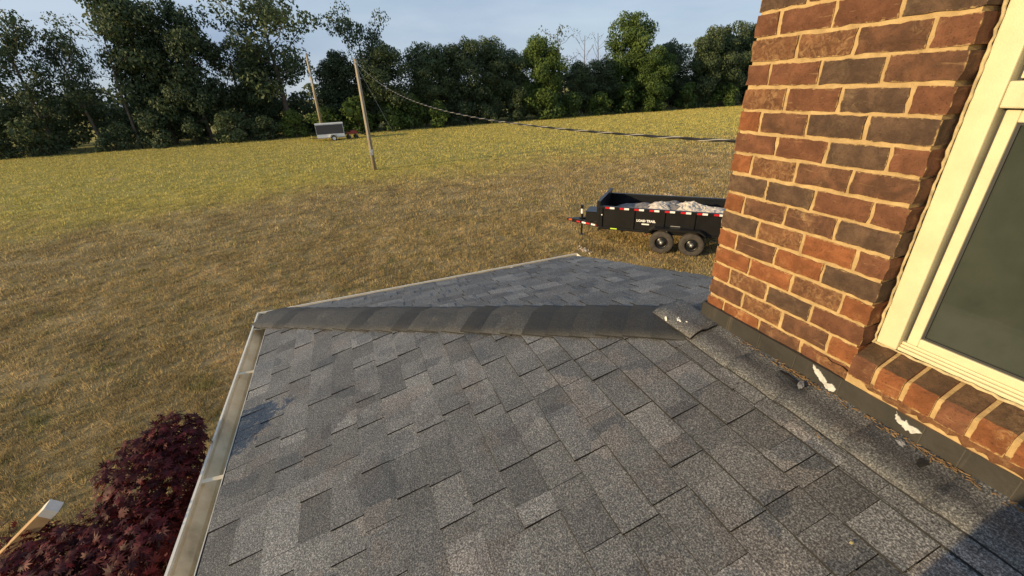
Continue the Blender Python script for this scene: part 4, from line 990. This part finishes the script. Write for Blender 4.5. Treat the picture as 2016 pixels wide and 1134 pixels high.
# ------------------------------------------------------------------ red maple by the gutter
MAP = m_leaf('maple_leaf', (.026, .006, .009), (.125, .020, .026), .27)
def maple():
    r = random.Random(77); o = empty('japanese_maple', (0.15, 3.95, GZ)); tag(o, 'dark red Japanese maple brushing the gutter', 'tree')
    B = Vector((0.15, 3.95, GZ)); mb = MB(); V = []; A = []
    mb.tube([(0, 0, -.1), (.05, -.05, .9), (.0, -.1, 1.7)], [.075, .06, .045], 9)
    tips = []
    lobes = [(Vector((.36, 3.74, -1.85)), Vector((1.12, 1.05, .82)), 3300), (Vector((.80, 2.88, -.98)), Vector((.24, .25, .36)), 800), (Vector((.60, 3.06, -1.14)), Vector((.28, .28, .32)), 500), (Vector((.42, 2.79, -.90)), Vector((.22, .15, .14)), 200), (Vector((.60, 3.40, -1.14)), Vector((.30, .24, .22)), 420), (Vector((.40, 3.05, -1.22)), Vector((.48, .42, .42)), 1100), (Vector((-.12, 3.12, -1.25)), Vector((.52, .46, .42)), 1000), (Vector((.92, 2.76, -.78)), Vector((.16, .15, .20)), 260)]
    def surf(c, R_, k):
        u, v = r.uniform(0, 6.283), math.asin(r.uniform(-.35, 1)); k *= 1+.10*math.sin(5*u+3)*math.cos(4*v+1)
        return Vector((c.x+R_.x*k*math.cos(u)*math.cos(v), c.y+R_.y*k*math.sin(u)*math.cos(v), c.z+R_.z*k*math.sin(v)))
    for (c, R_, n_) in lobes:
        for i in range(max(4, n_//150)):
            p = surf(c, R_, r.uniform(.5, .8)); q = p-B; s = Vector((0, -.1, 1.6+.1*(i % 3)))
            mb.tube([tuple(s), tuple(s.lerp(q, .5)+Vector((r.gauss(0, .08), r.gauss(0, .08), -.10))), tuple(q)], [.024, .012, .004], 5)
    def leaf(p, n, t, s):
        b = n.cross(t); out = []
        for (ang, ln) in ((-1.9, .52), (-1.15, .78), (-.55, .95), (0, 1.08), (.55, .95), (1.15, .78), (1.9, .52)):
            d = t*math.cos(ang)+b*math.sin(ang); w = b*math.cos(ang)-t*math.sin(ang); dr = -n*(.16*ln)
            out += [p, p+(d*.45*ln+w*.115+dr*.4)*s, p+(d*ln+dr*1.6)*s, p+(d*.45*ln-w*.115+dr*.4)*s]
        return out
    for (c, R_, n_) in lobes:
        for i in range(int(n_*1.6)):
            p = surf(c, R_, r.uniform(.55, 1.06)**.6)
            if p.y < 2.64 and (p.z < -.80 or r.random() < .75): continue
            if p.y < 2.56: continue
            n = ((p-c).normalized()+Vector((r.gauss(0, .5), r.gauss(0, .5), r.gauss(.5, .4)))).normalized(); t = n.cross(Vector((r.gauss(0, 1), r.gauss(0, 1), r.gauss(0, 1)))).normalized()
            L_ = leaf(p-B, n, t, r.uniform(.024, .048)); V += [tuple(x) for x in L_]; A += [r.random()]*len(L_)
    mb.build('trunk', BARK, o, True); link('crown', np_mesh('crown', np.array(V), 4, [MAP], np.array(A)), o)
maple()

# ------------------------------------------------------------------ leaning timber post by the maple
POSTW = Mat('pine_post', (.45, .28, .12), .7); POSTW.color(POSTW.ramp(POSTW.noise(1.0, 5, .6, POSTW.pos((14, 14, 14))), [(.3, (.36, .21, .085)), (.7, (.52, .33, .15))])); POSTW = POSTW.mat
a = Vector((1.24, 3.83, -1.27)); b = Vector((1.33, 3.70, -1.13))
pb = empty('timber_post', (1.24, 3.83, GZ)); tag(pb, 'tan timber post with a white top, leaning out of the red maple', 'post')
d = Vector((-.012, -.21, .167)).normalized()
tp = Vector((0.84, 3.37, -0.92)); bt = tp - d*((tp.z-GZ+.1)/d.z)
pb.location = (bt.x, bt.y, GZ)
mb = MB(); mb.bar(bt-pb.location, tp-pb.location, .058, .058, 0, (0, 1, .2)); mb.build('post_shaft', POSTW, pb)
mb = MB(); mb.bar(tp-pb.location, tp+d*.055-pb.location, .0600, .0600, 0, (0, 1, .2)); mb.build('white_cap', WHITE, pb)

# ------------------------------------------------------------------ bare pale spots in the lawn
SOIL = m_simple('pale_soil', (.50, .42, .33), .95, var=.4, scale=9, bump=.7)
for (x, y, sx, sy, lab) in ((10.6, -5.55, .34, .16, 'white spilled patch on the lawn between roof and dump trailer'), (14.9, -8.6, .5, .22, 'pale bare soil patch in the lawn beyond the dump trailer tongue'), (15.2, -13.2, .6, .2, 'pale bare soil patch in the lawn beyond the trailer bed')):
    r = random.Random(int(x*10)); mb = MB()
    for k in range(70):
        a_ = r.uniform(0, 6.28); q_ = abs(r.gauss(0, .5)); cx_, cy_ = sx*q_*math.cos(a_), sy*q_*math.sin(a_); w_ = r.uniform(.012, .05); n_ = 6; z_ = r.uniform(.015, .06)
        ring = [(cx_+w_*r.uniform(.5, 1.3)*math.cos(6.283*i/n_), cy_+w_*r.uniform(.4, 1.1)*math.sin(6.283*i/n_), z_+r.uniform(-.01, .01)) for i in range(n_)]
        mb.add(ring+[(px, py, -.02) for px, py, _ in ring], [tuple(range(n_))]+[(i, n_+i, n_+(i+1) % n_, (i+1) % n_) for i in range(n_)])
    o = mb.build('soil_patch', SOIL); o.location = (x, y, GZ); tag(o, lab, 'soil', kind='stuff')

# ------------------------------------------------------------------ the person behind the window corner whose shadow reaches the wall
def person():
    B = Vector((-1.50, 1.92, rz1(1.92)+.02)); vs = []; es = []; rs = []
    def v(x, y, z, r): vs.append((x-.36*max(0, z-.95), y, z)); rs.append(r); return len(vs)-1
    f = Vector((math.cos(rad(-62)), math.sin(rad(-62)), 0)); s = Vector((-f.y, f.x, 0))     # facing, left
    def q(a, b, z, r): p = f*a+s*b; return v(p.x, p.y, z, r)
    pel = q(0, 0, .95, .145); wa = q(.01, 0, 1.12, .135); ch = q(.02, 0, 1.33, .15); nk = q(.02, 0, 1.48, .062); hd = q(.05, 0, 1.62, .095); ht = q(.045, 0, 1.71, .075)
    es += [(pel, wa), (wa, ch), (ch, nk), (nk, hd), (hd, ht)]
    for k in (-1, 1):
        hp_ = q(0, .10*k, .88, .105); kn = q(.05, .13*k, .47, .068); an = q(-.01, .14*k, .08, .045); to = q(.15, .16*k, .03, .035)
        es += [(pel, hp_), (hp_, kn), (kn, an), (an, to)]
        sh = q(.0, .19*k, 1.40, .065); el = q(.07, .22*k, 1.16, .045); wr = q(.20, .12*k, 1.36, .030); pa = q(.235, .085*k, 1.41, .028)
        es += [(ch, sh), (sh, el), (el, wr), (wr, pa)]
        for j, (dx, dz) in enumerate(((.02, .055), (.028, .05), (.03, .035), (.028, .02))):
            m1 = q(.235+dx*.6, (.085-.012)*k, 1.41+dz*.6, .010); m2 = q(.235+dx, (.085-.03)*k, 1.41+dz, .008); es += [(pa, m1), (m1, m2)]
        th = q(.225, .06*k, 1.405, .010); t2 = q(.23, .04*k, 1.42, .008); es += [(pa, th), (th, t2)]
    me = bpy.data.meshes.new('person'); me.from_pydata(vs, es, []); o = bpy.data.objects.new('person', me); COL.objects.link(o); o.location = B
    sk = o.modifiers.new('skin', 'SKIN'); sk.use_smooth_shade = True
    for i, d_ in enumerate(me.skin_vertices[0].data): d_.radius = (rs[i], rs[i]); d_.use_root = (i == pel)
    ss = o.modifiers.new('sub', 'SUBSURF'); ss.levels = 1; ss.render_levels = 1
    me.materials.append(m_simple('dark_clothes', (.03, .035, .05), .85)); tag(o, 'person in dark clothes standing on the roof whose shadow falls by the window', 'person')
person()
